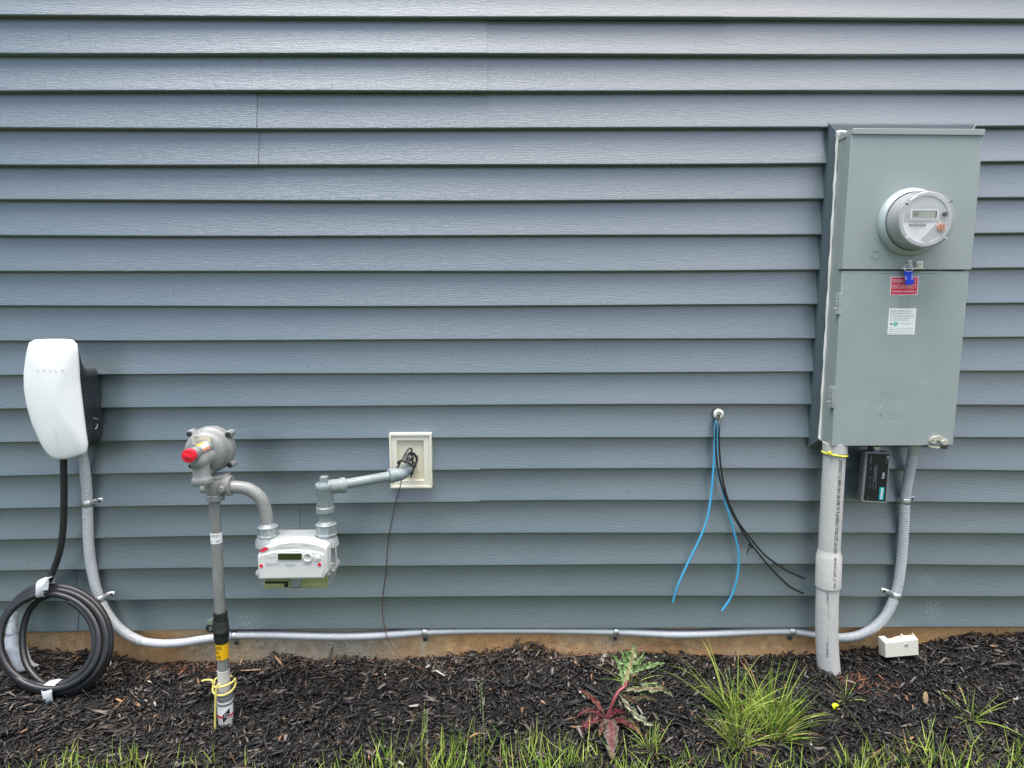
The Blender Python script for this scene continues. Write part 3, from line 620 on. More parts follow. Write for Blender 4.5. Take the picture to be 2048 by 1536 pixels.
MB().tube([rp(1405), rp(1500)], rad * 1.36, 24).build('lower_sleeve', 'pvc', gr, ang=60)
MB().tube([rp(1424), rp(1398)], rad * 1.36 + .0006, 28).build('white_sticker', 'paper', gr, ang=60)
MB().tube([rp(1428), rp(1424)], rad * 1.36 + .0006, 28).build('red_stripe', 'red', gr, ang=60)
sr_ = rad * 1.36 + .0012
for k, y in enumerate((1402, 1406, 1410.5, 1415)): text('sticker_print', ('Thermally fit', 'riser transition', 'assembly', 'joint 3408')[k] if False else ('= = = =', '- = - = -', '- - - - -', '= - =')[k], rp(y), (1, 0, 0), (0, 0, 1), .028, .0013, 'greyprint', gr, cyl=(sr_, True, -.2))
mb = MB()
for i in range(9):
    th0 = .05 + i * .10; mb.add([rp(y) + Vector((math.sin(th) * sr_, -math.cos(th) * sr_, 0)) for th, y in ((th0, 1437 - i * 1.6), (th0 + .105, 1435.4 - i * 1.6), (th0 + .105, 1420 - i * 1.2), (th0, 1421 - i * 1.2))], [(0, 1, 2, 3)])
mb.build('black_sticker', 'labelblack', gr, smooth=False)
text('sticker_print', 'GAS\nLINE', rp(1423), (1, 0, 0), (0, 0, 1), .013, .011, 'whiteprint', gr, cyl=(sr_ + .0006, True, .5))
# yellow tracer cord tied round the riser
tc = thing('tracer_cord', GP(430, 1455), 'yellow tracer cord looped round the foot of the gas riser', 'cord')
R1 = rad * 1.12 + .003; mb = MB()
pts = PP([(404, 1362, RO + .01), (412, 1360, RO + .012), (424, 1361, RO + .018)])
c1 = rp(1363); pts += [c1 + Vector((R1 * 1.5 * math.sin(t), -R1 * 1.4 * math.cos(t), (math.sin(t) * .004))) for t in np.linspace(-.9, 1.9, 12)]
pts += [rp(1369) + Vector((R1 * 1.55 * math.sin(t), -R1 * 1.4 * math.cos(t), -.004 - .012 * math.cos(t))) for t in np.linspace(1.9, -1.7, 14)]
pts += [rp(1365) + Vector((R1 * 1.6 * math.sin(t), -R1 * 1.3 * math.cos(t), .004)) for t in np.linspace(-2.0, -3.6, 6)]
mb.tube(catmull(pts, .004), .0028, 8); mb.tube(catmull(PP([(441, 1368, RO + .024), (434, 1372, RO + .028), (431.5, 1390, RO + .03), (430.5, 1420, RO + .03), (430, 1448, RO + .03), (430, 1475, RO + .03)]), .006), .0028, 8)
mb.build('cord_knot', 'cord', tc, ang=80)

# ------------------------------------------------------------------ regulator
rg = thing('gas_regulator', rp(1000), 'round grey gas regulator with red vent cap on top of the gas riser', 'regulator')
OUT = (0, -1, 0)
c = P(415.5, 901, .235); c0 = Vector((c.x, 0, c.z)); m_ = MPP(415, 901, .235)
def at_o(o): return Vector((c0.x, -o, c0.z))
mb = MB(); mb.lathe(at_o(0), OUT, [(.188, .030), (.190, .052), (.196, .0605), (.207, .0625), (.212, .0625), (.213, .0600), (.217, .0600), (.218, .0625), (.223, .0625), (.228, .0600), (.231, .0568), (.246, .0560), (.254, .0538), (.260, .0490), (.2635, .0420), (.265, .0300), (.2655, .0)], 64)
mb.build('regulator_housing', 'cast', rg, ang=32)
for a in (40, 138, 222, 320):
    a_ = math.radians(a); q = Vector((c0.x + .0690 * math.cos(a_), 0, c0.z + .0660 * math.sin(a_)))
    mb = MB(); mb.lathe(q, OUT, [(.196, .0088), (.199, .0096), (.222, .0096), (.225, .0080)], 20); mid = Vector((c0.x + .060 * math.cos(a_), -.210, c0.z + .060 * math.sin(a_)))
    mb.obox(mid, Vector((math.cos(a_), 0, math.sin(a_))) * .010, Vector((0, .011, 0)), Vector((-math.sin(a_), 0, math.cos(a_))) * .0085); mb.build('bolt_lug', 'cast', rg, .001, ang=40)
    mb = MB(); mb.lathe(q, OUT, [(.224, .0070), (.230, .0070), (.231, .0055)], sides=6); mb.build('bolt', 'iron', rg, .0006)
patch('nameplate', [(384, 871), (421, 872), (420.7, 890.5), (384.8, 889.6)], .2668, 'nameplate', rg, .001)
lines('nameplate_print', [(387, 398, 873.7, 1.6), (387, 396, 876, .8), (388, 416, 880.5, .6), (388, 412, 883, .6), (390, 408, 885.5, .6)], .2682, 'greyprint', rg, seed=4)
tv = P(411, 895.5, .27); tx = Vector((tv.x, 0, tv.z)); mb = MB()
mb.lathe(tx, OUT, [(.255, .0185), (.272, .0180), (.274, .0160), (.356, .0160)], 32); mb.build('vent_tube', 'cast', rg, ang=40)
mb = MB(); mb.lathe(tx, OUT, [(.354, .0172), (.366, .0176), (.3675, .0165), (.3675, .0)], 40); mb.obox(tx + Vector((0, -.3695, 0)), Vector((.0095, 0, -.0035)), Vector((0, .0028, 0)), Vector((.0008, 0, .0028))); mb.build('red_cap', 'red', rg, ang=40)
for a0, a1, mt in ((70, 110, 'yellow'), (28, 70, 'paper'), (-2, 28, 'orange')):
    mb = MB(); V = []; n = 8
    for i in range(n + 1):
        a = math.radians(a0 + (a1 - a0) * i / n); V += [tx + Vector((.0166 * math.cos(a), -.280, .0166 * math.sin(a))), tx + Vector((.0166 * math.cos(a), -.320, .0166 * math.sin(a)))]
    mb.add(V, [(2 * i, 2 * i + 1, 2 * i + 3, 2 * i + 2) for i in range(n)]); mb.build('warning_sticker', mt, rg)
el = P(398, 921, .31); ex = Vector((el.x, 0, el.z)); mb = MB()
mb.lathe(ex, OUT, [(.235, .026), (.262, .0255), (.285, .0245), (.310, .0240)] + [(.312 + .0225 * math.sin(t), .0235 * math.cos(t)) for t in np.linspace(.1, math.pi / 2, 8)], 32)
down0 = ex + Vector((0, -.305, 0)); mb.lathe(down0, (.06, 0, -1), [(0, .021), (.02, .0215), (.042, .0210), (.046, .0238), (.049, .0262), (.060, .0262), (.063, .0240), (.063, .019)], 32); mb.build('vent_elbow', 'cast', rg, ang=40)
mb = MB(); mb.prism([P(x, y, .262) for x, y in ((398, 905), (414, 899), (420, 912), (424, 945), (418, 953), (404, 950), (396, 930))], (0, .035, 0)); fix_normals(mb.build('cast_web', 'cast', rg, .004, seg=3))
# flange between diaphragm housing and valve body
mb = MB(); ctr = P(434, 951, .235); V = []
for k in range(32):
    t = 2 * math.pi * k / 32; V.append(ctr + Vector((.034 * math.cos(t), .034 * math.sin(t), .004 * math.cos(t))))
mb.loft([[v + Vector((0, 0, dz)) for v in V] for dz in (-.012, -.0065)]); mb.loft([[v + Vector((0, 0, dz)) for v in V] for dz in (-.0055, .002)]); mb.build('body_flange', 'cast', rg, .0012, ang=40)
mb = MB(); b0 = rp(957); b0 = ctr.copy(); bx = rp(985)
mb.lathe(Vector((bx.x + .003, bx.y, 0)), (0, 0, 1), [(bx.z - .022, .0205), (bx.z - .020, .0235), (bx.z - .006, .0240), (bx.z - .004, .0225), (bx.z + .010, .0260), (bx.z + .030, .0280), (ctr.z - .006, .0270)], 36)
mb.lathe(Vector((bx.x, bx.y, bx.z + .019)), (1, 0, 0), [(0, .020), (.024, .0205), (.030, .0235), (.038, .0270), (.047, .0275), (.049, .0250)], 36)
mb.lathe(Vector((bx.x, bx.y, bx.z + .010)), (-1, 0, 0), [(0, .014), (.028, .012), (.033, .010)], 24)
mb.build('valve_casting', 'cast', rg, ang=36)
q = P(443, 979, .275); MB().lathe(Vector((q.x, -.250, q.z)), OUT, [(0, .0105), (.026, .0095), (.030, .0070)], 20).build('plug', 'cast', rg, ang=40)

# ------------------------------------------------------------------ inlet bend
GO = .235
gb = thing('gas_inlet_pipe', P(505, 980, GO), 'curved grey pipe bending down from the regulator to the gas meter', 'pipe')
bend = catmull(PP([(458, 974, .25), (476, 974.5, .247), (494, 977.5, .243), (511, 987, .24), (523, 1000, .237), (530, 1018, GO), (533.5, 1036, GO), (534, 1056, GO)]), .004)
MB().tube(bend, px_r(25, 520, 1000, GO), 24).build('bent_pipe', 'cast', gb, ang=60)
def union_nut(px, y0, y1, w_, parent, o=GO, mat='gas2'):
    a, b = P(px, y0, o), P(px, y1, o); b.x = a.x; l = (a - b).length; r = px_r(w_, px, y0, o)
    mb = MB(); mb.lathe(a, (0, 0, -1), [(-.004, r * .60), (0, r * .74), (.002, r * .80), (.005, r)], 36); mb.build('nut_rim', mat, parent, ang=40)
    mb = MB(); mb.lathe(a, (0, 0, -1), [(.003, r * .86), (.006, r * .98), (l * .72, r * .98), (l * .8, r * 1.08), (l * .92, r * 1.06), (l, r * .85)], sides=8); return mb.build('union_nut', mat, parent, .0012, ang=20)
union_nut(535, 1049, 1074, 40, gb)

# ------------------------------------------------------------------ gas meter
gm = thing('gas_meter', P(597, 1177, .2), 'grey gas meter with white index cover and dark display hanging between its pipes', 'gas meter')
xl, xr = P(514, 1140, .27).x, P(656.5, 1140, .27).x; zb_, zt_ = P(600, 1177, .27).z, P(600, 1092, .27).z
yb, yf = -.165, -.272
def rrect(x0, x1, y0, y1, r, z, n=6):
    out = []
    for cx_, cy_, a in ((x1 - r, y1 - r, 0), (x0 + r, y1 - r, 90), (x0 + r, y0 + r, 180), (x1 - r, y0 + r, 270)):
        for k in range(n + 1): t = math.radians(a + 90 * k / n); out.append(Vector((cx_ + r * math.cos(t), cy_ + r * math.sin(t), z)))
    return out
def body_ring(gx, gy, z, r=.03): return rrect(xl - gx, xr + gx, yf - gy, yb + gy, r, z)
zf = P(600, 1147, .27).z
mb = MB(); mb.loft([body_ring(-.006, -.006, zb_), body_ring(.0, .0, zb_ + .006), body_ring(.001, .001, zf - .012), body_ring(.002, .002, zf - .006), body_ring(.001, .001, zf + .01), body_ring(-.002, -.002, zt_ - .01), body_ring(-.006, -.006, zt_ + .004, .028), body_ring(-.016, -.014, zt_ + .014, .026), body_ring(-.034, -.026, zt_ + .018, .02)])
mb.build('meter_body', 'gasbody', gm, ang=40)
mb = MB(); mb.loft([body_ring(.008, .003, zf - .011, .026), body_ring(.0105, .004, zf - .008, .026), body_ring(.0105, .004, zf - .001, .026), body_ring(.008, .003, zf + .002, .026)]); mb.build('body_flange', 'gasbody', gm, ang=40)
for px in (535, 652.5):
    a = P(px, 1080, GO); mb = MB(); mb.lathe(Vector((a.x, -GO, 0)), (0, 0, 1), [(zt_ - .01, .034), (zt_ + .008, .0310), (zt_ + .016, .0262), (P(px, 1070, GO).z, .0255)], 36); mb.build('inlet_boss', 'gasbody', gm, ang=40)
cover = [(514.5, 1113), (516.5, 1108), (521, 1103), (537, 1094), (558, 1087), (583, 1083.6), (607, 1084), (632, 1088), (648, 1094), (652.5, 1097.5), (654, 1104), (655.5, 1145), (652, 1148), (647.5, 1157.5), (516.8, 1159.5), (515.2, 1125)]
pbox('index_cover', cover, .262, .303, 'index', gm, .003, 3)
inner = [(517, 1114), (524, 1109.5), (545, 1104.5), (567, 1101.5), (590, 1100.3), (615, 1101.5), (636, 1105), (648, 1109.5), (649, 1122), (648, 1140), (644, 1155), (519, 1157)]
pbox('index_panel', inner, .300, .3060, 'index', gm, .0015, 2)
O2 = .3068
pbox('display_frame', rquad(553.5, 1105.2, 605.5, 1121.6, 2.5), .304, .3078, 'index', gm, .0006)
patch('display', rquad(555.8, 1107.2, 603.3, 1119.8, 1.6), .3078, 'lcddark', gm)
def ring_dial(px, py, o, r_out, r_in, mat, name, parent, dep=.003):
    q = P(px, py, o); q0 = Vector((q.x, -o, q.z)); k = MPP(px, py, o); mb = MB(); mb.lathe(q0, OUT, [(-.004, r_out * k), (dep * .6, r_out * k), (dep, r_out * k * .93), (dep, r_in * k), (.0002, r_in * k * .9), (.0002, 0)], 32); return mb.build(name, mat, parent, ang=40)
ring_dial(615.8, 1113.8, .306, 9.6, 7.6, 'index', 'optical_port', gm, .004); patch('port_hole', circ((616, 1113), 1.3, 10), .3066, 'black', gm)
ring_dial(634.8, 1116, .306, 6.2, 5.2, 'index', 'push_button', gm, .0035); MB().lathe(P(634.8, 1116, .306), OUT, [(0, .0066), (.003, .0064), (.0042, .004)], 24).build('button_cap', 'index', gm)
for q in ((522.3, 1131.5), (639, 1129.3)): ring_dial(*q, .3055, 4.6, 3.6, 'index', 'seal_rim', gm, .0015); patch('red_seal', circ(q, 3.7, 18), .3062, 'red', gm, .001)
a = math.radians(-22); patch('red_sticker', [(528 + 9.4 * math.cos(t) * math.cos(a) - 3.9 * math.sin(t) * math.sin(a), 1099.3 + 9.4 * math.cos(t) * math.sin(a) + 3.9 * math.sin(t) * math.cos(a)) for t in np.linspace(0, 2 * math.pi, 24, endpoint=False)], .3035, 'redlabel', gm)
ptext('index_print', 'S1583792A', 573, 1088.5, .3036, 30, 2.2, 'paleprint', gm, ang=4)
lines('index_print', [(553, 598, 1093.2, .6), (553, 585, 1095.2, .6), (602, 622, 1088.5, .6), (604, 626, 1091, .6)], .3036, 'paleprint', gm, seed=2)
ptext('maker_logo', 'Sonix IQ', 541.5, 1115, O2, 20, 4.6, 'paleprint', gm); ptext('maker_logo', 'Itron', 581.5, 1129, O2, 17, 5.6, 'paleprint', gm) if False else lines('maker_logo', [(571, 590, 1127, .7), (569, 592, 1129.5, 1.5), (573, 588, 1132, .6)], O2, 'paleprint', gm, seed=9)
lines('index_print', [(531, 556, 1125.6, .9), (531, 560, 1127.8, .8), (531, 553, 1130, .8), (605, 624, 1126, .8), (605, 621, 1128.4, .9)], O2, 'paleprint', gm, seed=3)
pl = pbox('serial_plate', [(527, 1160), (579.5, 1159), (580, 1176.5), (528, 1177)], .268, .2765, 'brass', gm, .0004)
patch('plate_bar', quad(530.5, 1162.8, 577, 1167), .2767, 'labelblack', gm); ptext('plate_print', '00593120', 546, 1170.5, .2770, 27, 3.4, 'nameplate', gm); patch('plate_code', quad(568.5, 1167.5, 576.5, 1174.5), .2767, 'labelblack', gm)
pbox('serial_plate', [(602.5, 1158), (655, 1150), (655, 1175.5), (602.8, 1176.5)], .268, .2765, 'brass', gm, .0006)
ptext('plate_print', '1593782', 630, 1168.3, .2770, 27, 5, 'nameplate', gm); ptext('plate_print', 'AC 250', 626, 1161.5, .2770, 20, 2.4, 'nameplate', gm)
for q in ((604.5, 1163.5), (652.8, 1161.8)): patch('rivet', circ(q, 1.1, 8), .2767, 'black', gm)
patch('white_edge_label', [(0, 0)] * 0 or [(673.5, 1088), (675.5, 1088), (679.5, 1125), (677.8, 1125)], .195, 'paper', gm, .0008) if False else None
sx0 = xr + .0025; mb = MB(); mb.add([Vector((sx0, y, z)) for y, z in ((-.19, zf + .012), (-.20, zf + .012), (-.20, zf + .058), (-.19, zf + .058))], [(0, 1, 2, 3)]); mb.build('side_label', 'paper', gm, smooth=False)
mb = MB(); q = P(664, 1131, .262); mb.lathe(q, (0, 0, 1), [(0, .0055), (.008, .0055)], sides=6); mb.obox(q + Vector((-.004, 0, -.014)), (.012, 0, 0), (0, .005, 0), (0, 0, .0035)); mb.build('bracket_bolt', 'galv', gm, .0008)

# ------------------------------------------------------------------ outlet assembly
gp = thing('gas_outlet_pipe', P(650, 1000, GO), 'blue grey gas pipe with plugged tee running from the meter into the cream mounting block', 'pipe')
union_nut(652, 1044, 1072, 41, gp)
TX = P(650, 1000, GO); tz = lambda y: P(650, y, GO).z
mb = MB(); r12 = px_r(25, 650, 1035, GO); mb.lathe(Vector((TX.x, -GO, 0)), (0, 0, -1), [(-tz(1018), r12), (-tz(1050), r12)], 28); mb.build('nipple', 'gas2', gp)
rt = px_r(34, 649, 1000, GO); mb = MB()
mb.lathe(Vector((TX.x, -GO, 0)), (0, 0, -1), [(-tz(967), rt * .72), (-tz(967), rt * 1.0), (-tz(969), rt * 1.06), (-tz(976), rt * 1.06), (-tz(978), rt * .98), (-tz(1012), rt * .96), (-tz(1013.5), rt * 1.06), (-tz(1023), rt * 1.06), (-tz(1024.5), rt * .95), (-tz(1024.5), rt * .7)], 36)
nd = (P(700, 966, GO - .035) - P(655, 972, GO)).normalized(); s0 = P(652, 975, GO)
mb.lathe(s0 - nd * .0, nd, [(.0, .0205), (.032, .0190), (.040, .0195), (.042, .0215), (.052, .0215), (.0535, .0190), (.0535, .015)], 30); mb.build('tee_fitting', 'gas2', gp, ang=36)
mb = MB(); q = Vector((TX.x, -GO, tz(967))); mb.lathe(q, (0, 0, 1), [(-.006, rt * .72), (.001, rt * .7), (.004, rt * .6), (.004, .3 * rt)], 30); mb.lathe(q, (0, 0, 1), [(.003, .0150), (.020, .0138)], sides=4); mb.build('square_plug', 'gas2', gp, .0012, ang=36)
A1, B1 = P(683, 970, GO - .035), P(789, 950.5, .125); rpipe = px_r(20, 730, 960, .17)
MB().tube([A1, A1.lerp(B1, .5), B1], rpipe, 26).build('cross_pipe', 'gas2', gp, ang=60)
dr = (B1 - A1).normalized(); elb = [B1 - dr * .006, B1 + dr * .010, B1 + dr * .020 + Vector((0, .004, 0)), P(812, 941, .095), P(817, 936, .07), P(819.5, 932, .04), P(821, 930, .01)]
ep = catmull(elb, .003); MB().tube(ep, lambda t: rpipe * 1.34 if t < .62 else rpipe * 1.02, 26).build('elbow_fitting', 'gas2', gp, ang=50)
mb = MB(); mb.lathe(B1 - dr * .016, dr, [(-.002, rpipe * 1.15), (0, rpipe * 1.50), (.012, rpipe * 1.50), (.013, rpipe * 1.3)], 30); mb.build('elbow_collar', 'gas2', gp, ang=36)

# ------------------------------------------------------------------ cream block
cb = thing('mounting_block', P(820, 923, .0), 'cream framed wall mounting block where the gas pipe enters the siding', 'mounting block')
def frame_ring(name, outer, inner_, o0, o1, mat, parent, bev=.001):
    A_ = [P(x, y, o1) for x, y in outer]; B_ = [P(x, y, o1) for x, y in inner_]; mb = MB(); n = len(A_); back = Vector((0, o1 - o0, 0))
    V = A_ + B_ + [v + back for v in A_] + [v + back for v in B_]; F = []
    for i in range(n):
        j = (i + 1) % n; F += [(i, j, n + j, n + i), (i, 2 * n + i, 2 * n + j, j), (n + i, n + j, 3 * n + j, 3 * n + i), (2 * n + i, 3 * n + i, 3 * n + j, 2 * n + j)]
    mb.add(V, F); return fix_normals(mb.build(name, mat, parent, bev))
O_ = [(777.8, 867.6), (862.3, 867), (864, 976.5), (780.5, 977)]; I1 = [(782, 872), (858.3, 871.5), (860, 972), (784.5, 972.5)]; I2 = [(793.5, 881), (847, 880.7), (848.8, 960.5), (795.5, 961)]
frame_ring('outer_frame', O_, I1, .002, .036, 'cream', cb); frame_ring('inner_frame', I1, I2, .002, .032, 'cream', cb)
patch('recessed_pan', [(792, 879), (849, 879), (850, 962), (794, 962)], .0232, 'cream_in', cb, .001)
gc = thing('ground_clamp', P(822, 925, .08), 'dark bonding clamp with looped black wire where the gas pipe meets the cream block', 'clamp')
dirw = (ep[-1] - ep[int(len(ep) * .75)]).normalized(); cq = ep[int(len(ep) * .78)]
mb = MB(); mb.lathe(cq - dirw * .004, dirw, [(0, rpipe * 1.05), (0, rpipe * 1.28), (.011, rpipe * 1.28), (.011, rpipe * 1.05)], 28); mb.lathe(cq + dirw * .022, dirw, [(0, rpipe * 1.05), (0, rpipe * 1.25), (.006, rpipe * 1.25), (.006, rpipe * 1.05)], 28); mb.build('clamp_ring', 'darkmetal', gc, ang=40)
mb = MB(); mb.tube(catmull(PP([(795, 926.5, .115), (804, 921, .118), (815, 924, .122), (824, 931, .12), (832, 932, .115)]), .004), .0040, 8); mb.build('clamp_jaw', 'darkmetal', gc, ang=60)
mb = MB(); mb.tube(PP([(800, 925, .112), (797, 932, .115), (792.5, 937, .116)]), .0026, 8); mb.build('clamp_bolt', 'iron', gc); mb = MB(); mb.tube(PP([(830, 925, .11), (827, 938, .112), (821.5, 955, .115)]), .0026, 8); mb.lathe(P(829.5, 931, .112), (0, 0, 1), [(-.002, .0062), (.004, .0062)], sides=6); mb.lathe(P(824, 946, .113), (0, 0, 1), [(-.002, .0052), (.002, .0052)], sides=6); mb.build('clamp_bolt', 'iron', gc)
mb = MB(); mb.tube(catmull(PP([(803, 922, .11), (808, 912, .10), (814, 902, .09), (819, 897, .085), (823.5, 898, .08), (822, 904, .08), (816, 910, .085), (811, 917, .095), (815, 922, .11)]), .003), .0025, 8)
mb.tube(catmull(PP([(820, 905, .08), (828, 908, .075), (833.5, 917, .07), (832, 927, .075), (826, 931, .09)]), .003), .0040, 8); mb.tube(catmull(PP([(815, 908, .085), (811, 918, .10), (818, 914, .1), (817, 926, .11)]), .003), .0034, 8); mb.tube(catmull(PP([(810, 926, .115), (814, 912, .1), (819, 906, .09), (824, 912, .085), (821, 920, .1), (814, 918, .105), (818, 908, .09), (826, 914, .08), (825, 926, .1)]), .003), .0032, 8)
mb.tube(catmull(PP([(832, 924, .07), (835, 917, .065), (837, 911, .06)]), .003), .0013, 6); mb.build('wire_loop', 'cable', gc, ang=80)
# thin brown wire
bw = thing('thin_wire', GP(845, 1337), 'thin brown tracer wire hanging from the pipe elbow down to the mulch', 'wire')
mb = MB(); mb.tube(catmull(PP([(803, 958, .10), (800, 975, .075), (796, 988, .05), (789, 1013, .03), (784, 1040, .024), (779, 1065, .022), (775, 1094, .02), (773, 1130, .018), (769, 1165, .018), (765, 1198, .018), (765, 1228, .018), (769, 1255, .02), (777, 1280, .022), (789, 1300, .03), (806, 1319, .05), (826, 1330, .065), (850, 1339, .07)]), .008), .0013, 6); mb.build('wire_strand', 'copper', bw, ang=80)
bw = thing('thin_wire', GP(1100, 1320), 'thin brown wire arching over the mulch behind the weed', 'wire')
pts = [GP(1020, 1338) + Vector((0, 0, .006)), P(1060, 1328, .05), P(1100, 1318, .045), P(1180, 1309, .035), P(1240, 1302, .03), P(1290, 1296, .02), P(1330, 1289, .012), P(1350, 1288, .012), P(1380, 1295, .014), P(1420, 1306, .02), P(1480, 1313, .03)]
mb = MB(); mb.tube(catmull(pts, .008), .0013, 6); mb.build('wire_strand', 'copper', bw, ang=80)

# ================================================================== loose data cables
bs = thing('cable_bushing', P(1436, 828, .01), 'lump of white duct seal in the siding where four cables come out', 'cable bushing')
mb = MB(); q = P(1436, 828, .01); rings = []
for i, (d, r) in enumerate(((0, .0150), (.003, .0160), (.007, .0150), (.010, .0110), (.0105, .0085), (.004, .0070))):
    rings.append([q + Vector((math.cos(t) * r * (1 + .16 * noise.noise(Vector((math.cos(t) * 2, math.sin(t) * 2, 3)))), -d, math.sin(t) * r * (1.05 + .18 * noise.noise(Vector((math.sin(t) * 3, math.cos(t) * 3, i * .3)))))) for t in np.linspace(0, 2 * math.pi, 28, endpoint=False)])
mb.loft(rings); fix_normals(mb.build('duct_seal', 'putty', bs, ang=70))
def cable(pts, r, mat, label, group):
    t = thing('data_cable', P(1436, 828, .01), label, 'cable', group); n = len(pts)
    w_ = []
    for i, (x, y) in enumerate(pts):
        f = i / (n - 1); w_.append(P(x, y, .004 if i == 0 else .019 + (.016 if mat == 'cable' and f < .6 else .0) + .02 * math.sin(f * 3)))
    MB().tube(catmull(w_, .006), r, 10).build('cable_jacket', mat, t, ang=80); return t, w_
g1 = 'loose cable ends hanging from the siding'
cable([(1433.5, 828), (1431.5, 850), (1430, 878), (1429, 906), (1426.6, 943), (1421.7, 995), (1413, 1043), (1397, 1083), (1377, 1124), (1358.7, 1164), (1351, 1185), (1346, 1204.5)], .0034, 'blue', 'blue cable that swings out to the left, ending lowest left', g1)
cable([(1436, 830), (1435, 850), (1434, 880), (1433.5, 915), (1435.5, 940), (1443, 972), (1450, 1003), (1460, 1035), (1470, 1072), (1476.7, 1104), (1477, 1132), (1471.8, 1167), (1460, 1198), (1443.8, 1221.7)], .0034, 'blue', 'blue cable that bows right and curls back, longest of the four', g1)
bc, _ = cable([(1434.5, 826), (1432.5, 850), (1431.5, 886), (1434.6, 929), (1443, 969), (1457.5, 1012), (1480, 1055), (1503, 1089), (1538, 1132), (1572, 1166.7), (1590, 1179), (1607, 1186.7)], .0029, 'cable', 'lower of the two black cable ends, with a small cable tie on it', g1)
cable([(1438.5, 826), (1438.5, 850), (1438, 886), (1443, 943), (1454.6, 995), (1474.7, 1040.6), (1503, 1079), (1532, 1112), (1569, 1138), (1590, 1149), (1609, 1156.7)], .0029, 'cable', 'upper of the two black cable ends reaching toward the thick pipe', g1)
mb = MB(); q = P(1501, 1092, .046); mb.obox(q, Vector((.005, 0, -.001)), Vector((0, .005, 0)), Vector((.001, 0, .0045))); mb.tube(catmull(PP([(1500, 1094, .05), (1497, 1098, .052), (1495, 1104, .052), (1494.5, 1111, .05)]), .003), lambda t: .0030 * (1 - .8 * t), 6); mb.build('cable_tie', 'labelblack', bc, ang=50)

# ================================================================== meter cabinet
sb = thing('meter_mounting_block', P(1790, 560, .01), 'slate grey vinyl block framing the electric meter cabinet on the siding', 'mounting block')
so_ = [(1657.5, 246), (1953.5, 247.5), (1897, 893), (1617.5, 893.5)]
A_ = world_out(so_, .018); B_ = world_out([(1660.5, 249.5), (1950.5, 250.5), (1894.5, 889), (1621.5, 889.5)], .024); C_ = world_out([(1673.5, 268), (1940, 269), (1884, 876), (1638.5, 877.5)], .031)
labels_ = [0, 1, 2, 3]
for i in range(4):
    j = (i + 1) % 4; mb = MB(); back = Vector((0, .017, 0)); mb.add([A_[i] + back, A_[j] + back, A_[j], A_[i], B_[i], B_[j], C_[i], C_[j], C_[i] + Vector((0, .02, 0)), C_[j] + Vector((0, .02, 0))], [(0, 1, 2, 3), (3, 2, 5, 4), (4, 5, 7, 6), (6, 7, 9, 8), (0, 3, 4, 6, 8), (1, 9, 7, 5, 2)])
    fix_normals(mb.build('frame_side', 'slate', sb, .0006, smooth=False))
# mitre line in the corners
for a, b in ((0, 0), (3, 3), (1, 1)):
    MB().tube([A_[a] + Vector((0, -.0004, 0)), B_[a] + Vector((0, -.0004, 0)), C_[a] + Vector((0, -.0004, 0))], .0007, 6).build('mitre_edge', 'slate' if a != 1 else 'paleprint', sb)
mb = MB(); n = 60; ptsl = []
for i in range(n + 1):
    f = i / n; ptsl.append(P(1675.5 + (1639.5 - 1675.5) * f + .35 * math.sin(i * 1.7), 268 + 609 * f, .0325))
mb.tube(ptsl, lambda t: .0038 + .0009 * math.sin(t * 47) + (.0045 if t < .012 else 0) + (.002 if t > .985 else 0), 10); mb.tube(catmull(PP([(1673, 266, .034), (1680, 263.5, .036), (1689, 264, .04), (1694, 265.5, .046)]), .004), lambda t: .0052 - .002 * t, 8)
mb.tube(catmull(PP([(1638, 876, .034), (1643, 880, .037), (1651, 883, .045)]), .004), .003, 8); mb.build('caulk_bead', 'caulk', sb, ang=80)

mc = thing('meter_cabinet', P(1790, 892, .032), 'tall grey green electric meter cabinet with red emergency disconnect label', 'meter cabinet')
F0, F1, F2 = .032, .084, .108
body = [(1703.5, 262), (1966, 264), (1906, 889), (1663, 891)]
bw_ = world_out([(1704.5, 262), (1965, 264), (1905, 886.5), (1664, 888)], F2)
mb = MB(); mb.loft([[Vector((v.x, -F0, v.z)) for v in bw_], [Vector((v.x, -(F1 + .006), v.z)) for v in bw_]]); fix_normals(mb.build('cabinet_shell', 'cabinet', mc, .0015))
def cover_box(name, quad_, o0, o1, bev): return pbox(name, quad_, o0, o1, 'cabinet', mc, bev, 3)
cover_box('upper_cover', [(1703.5, 264), (1966.5, 266), (1943, 539.5), (1683.3, 538.5)], F1, F2 + .003, .0016)
cover_box('lower_door', [(1684.6, 541.5), (1938.5, 542.5), (1906.4, 891), (1662.6, 892.5)], F1, F2, .0022)
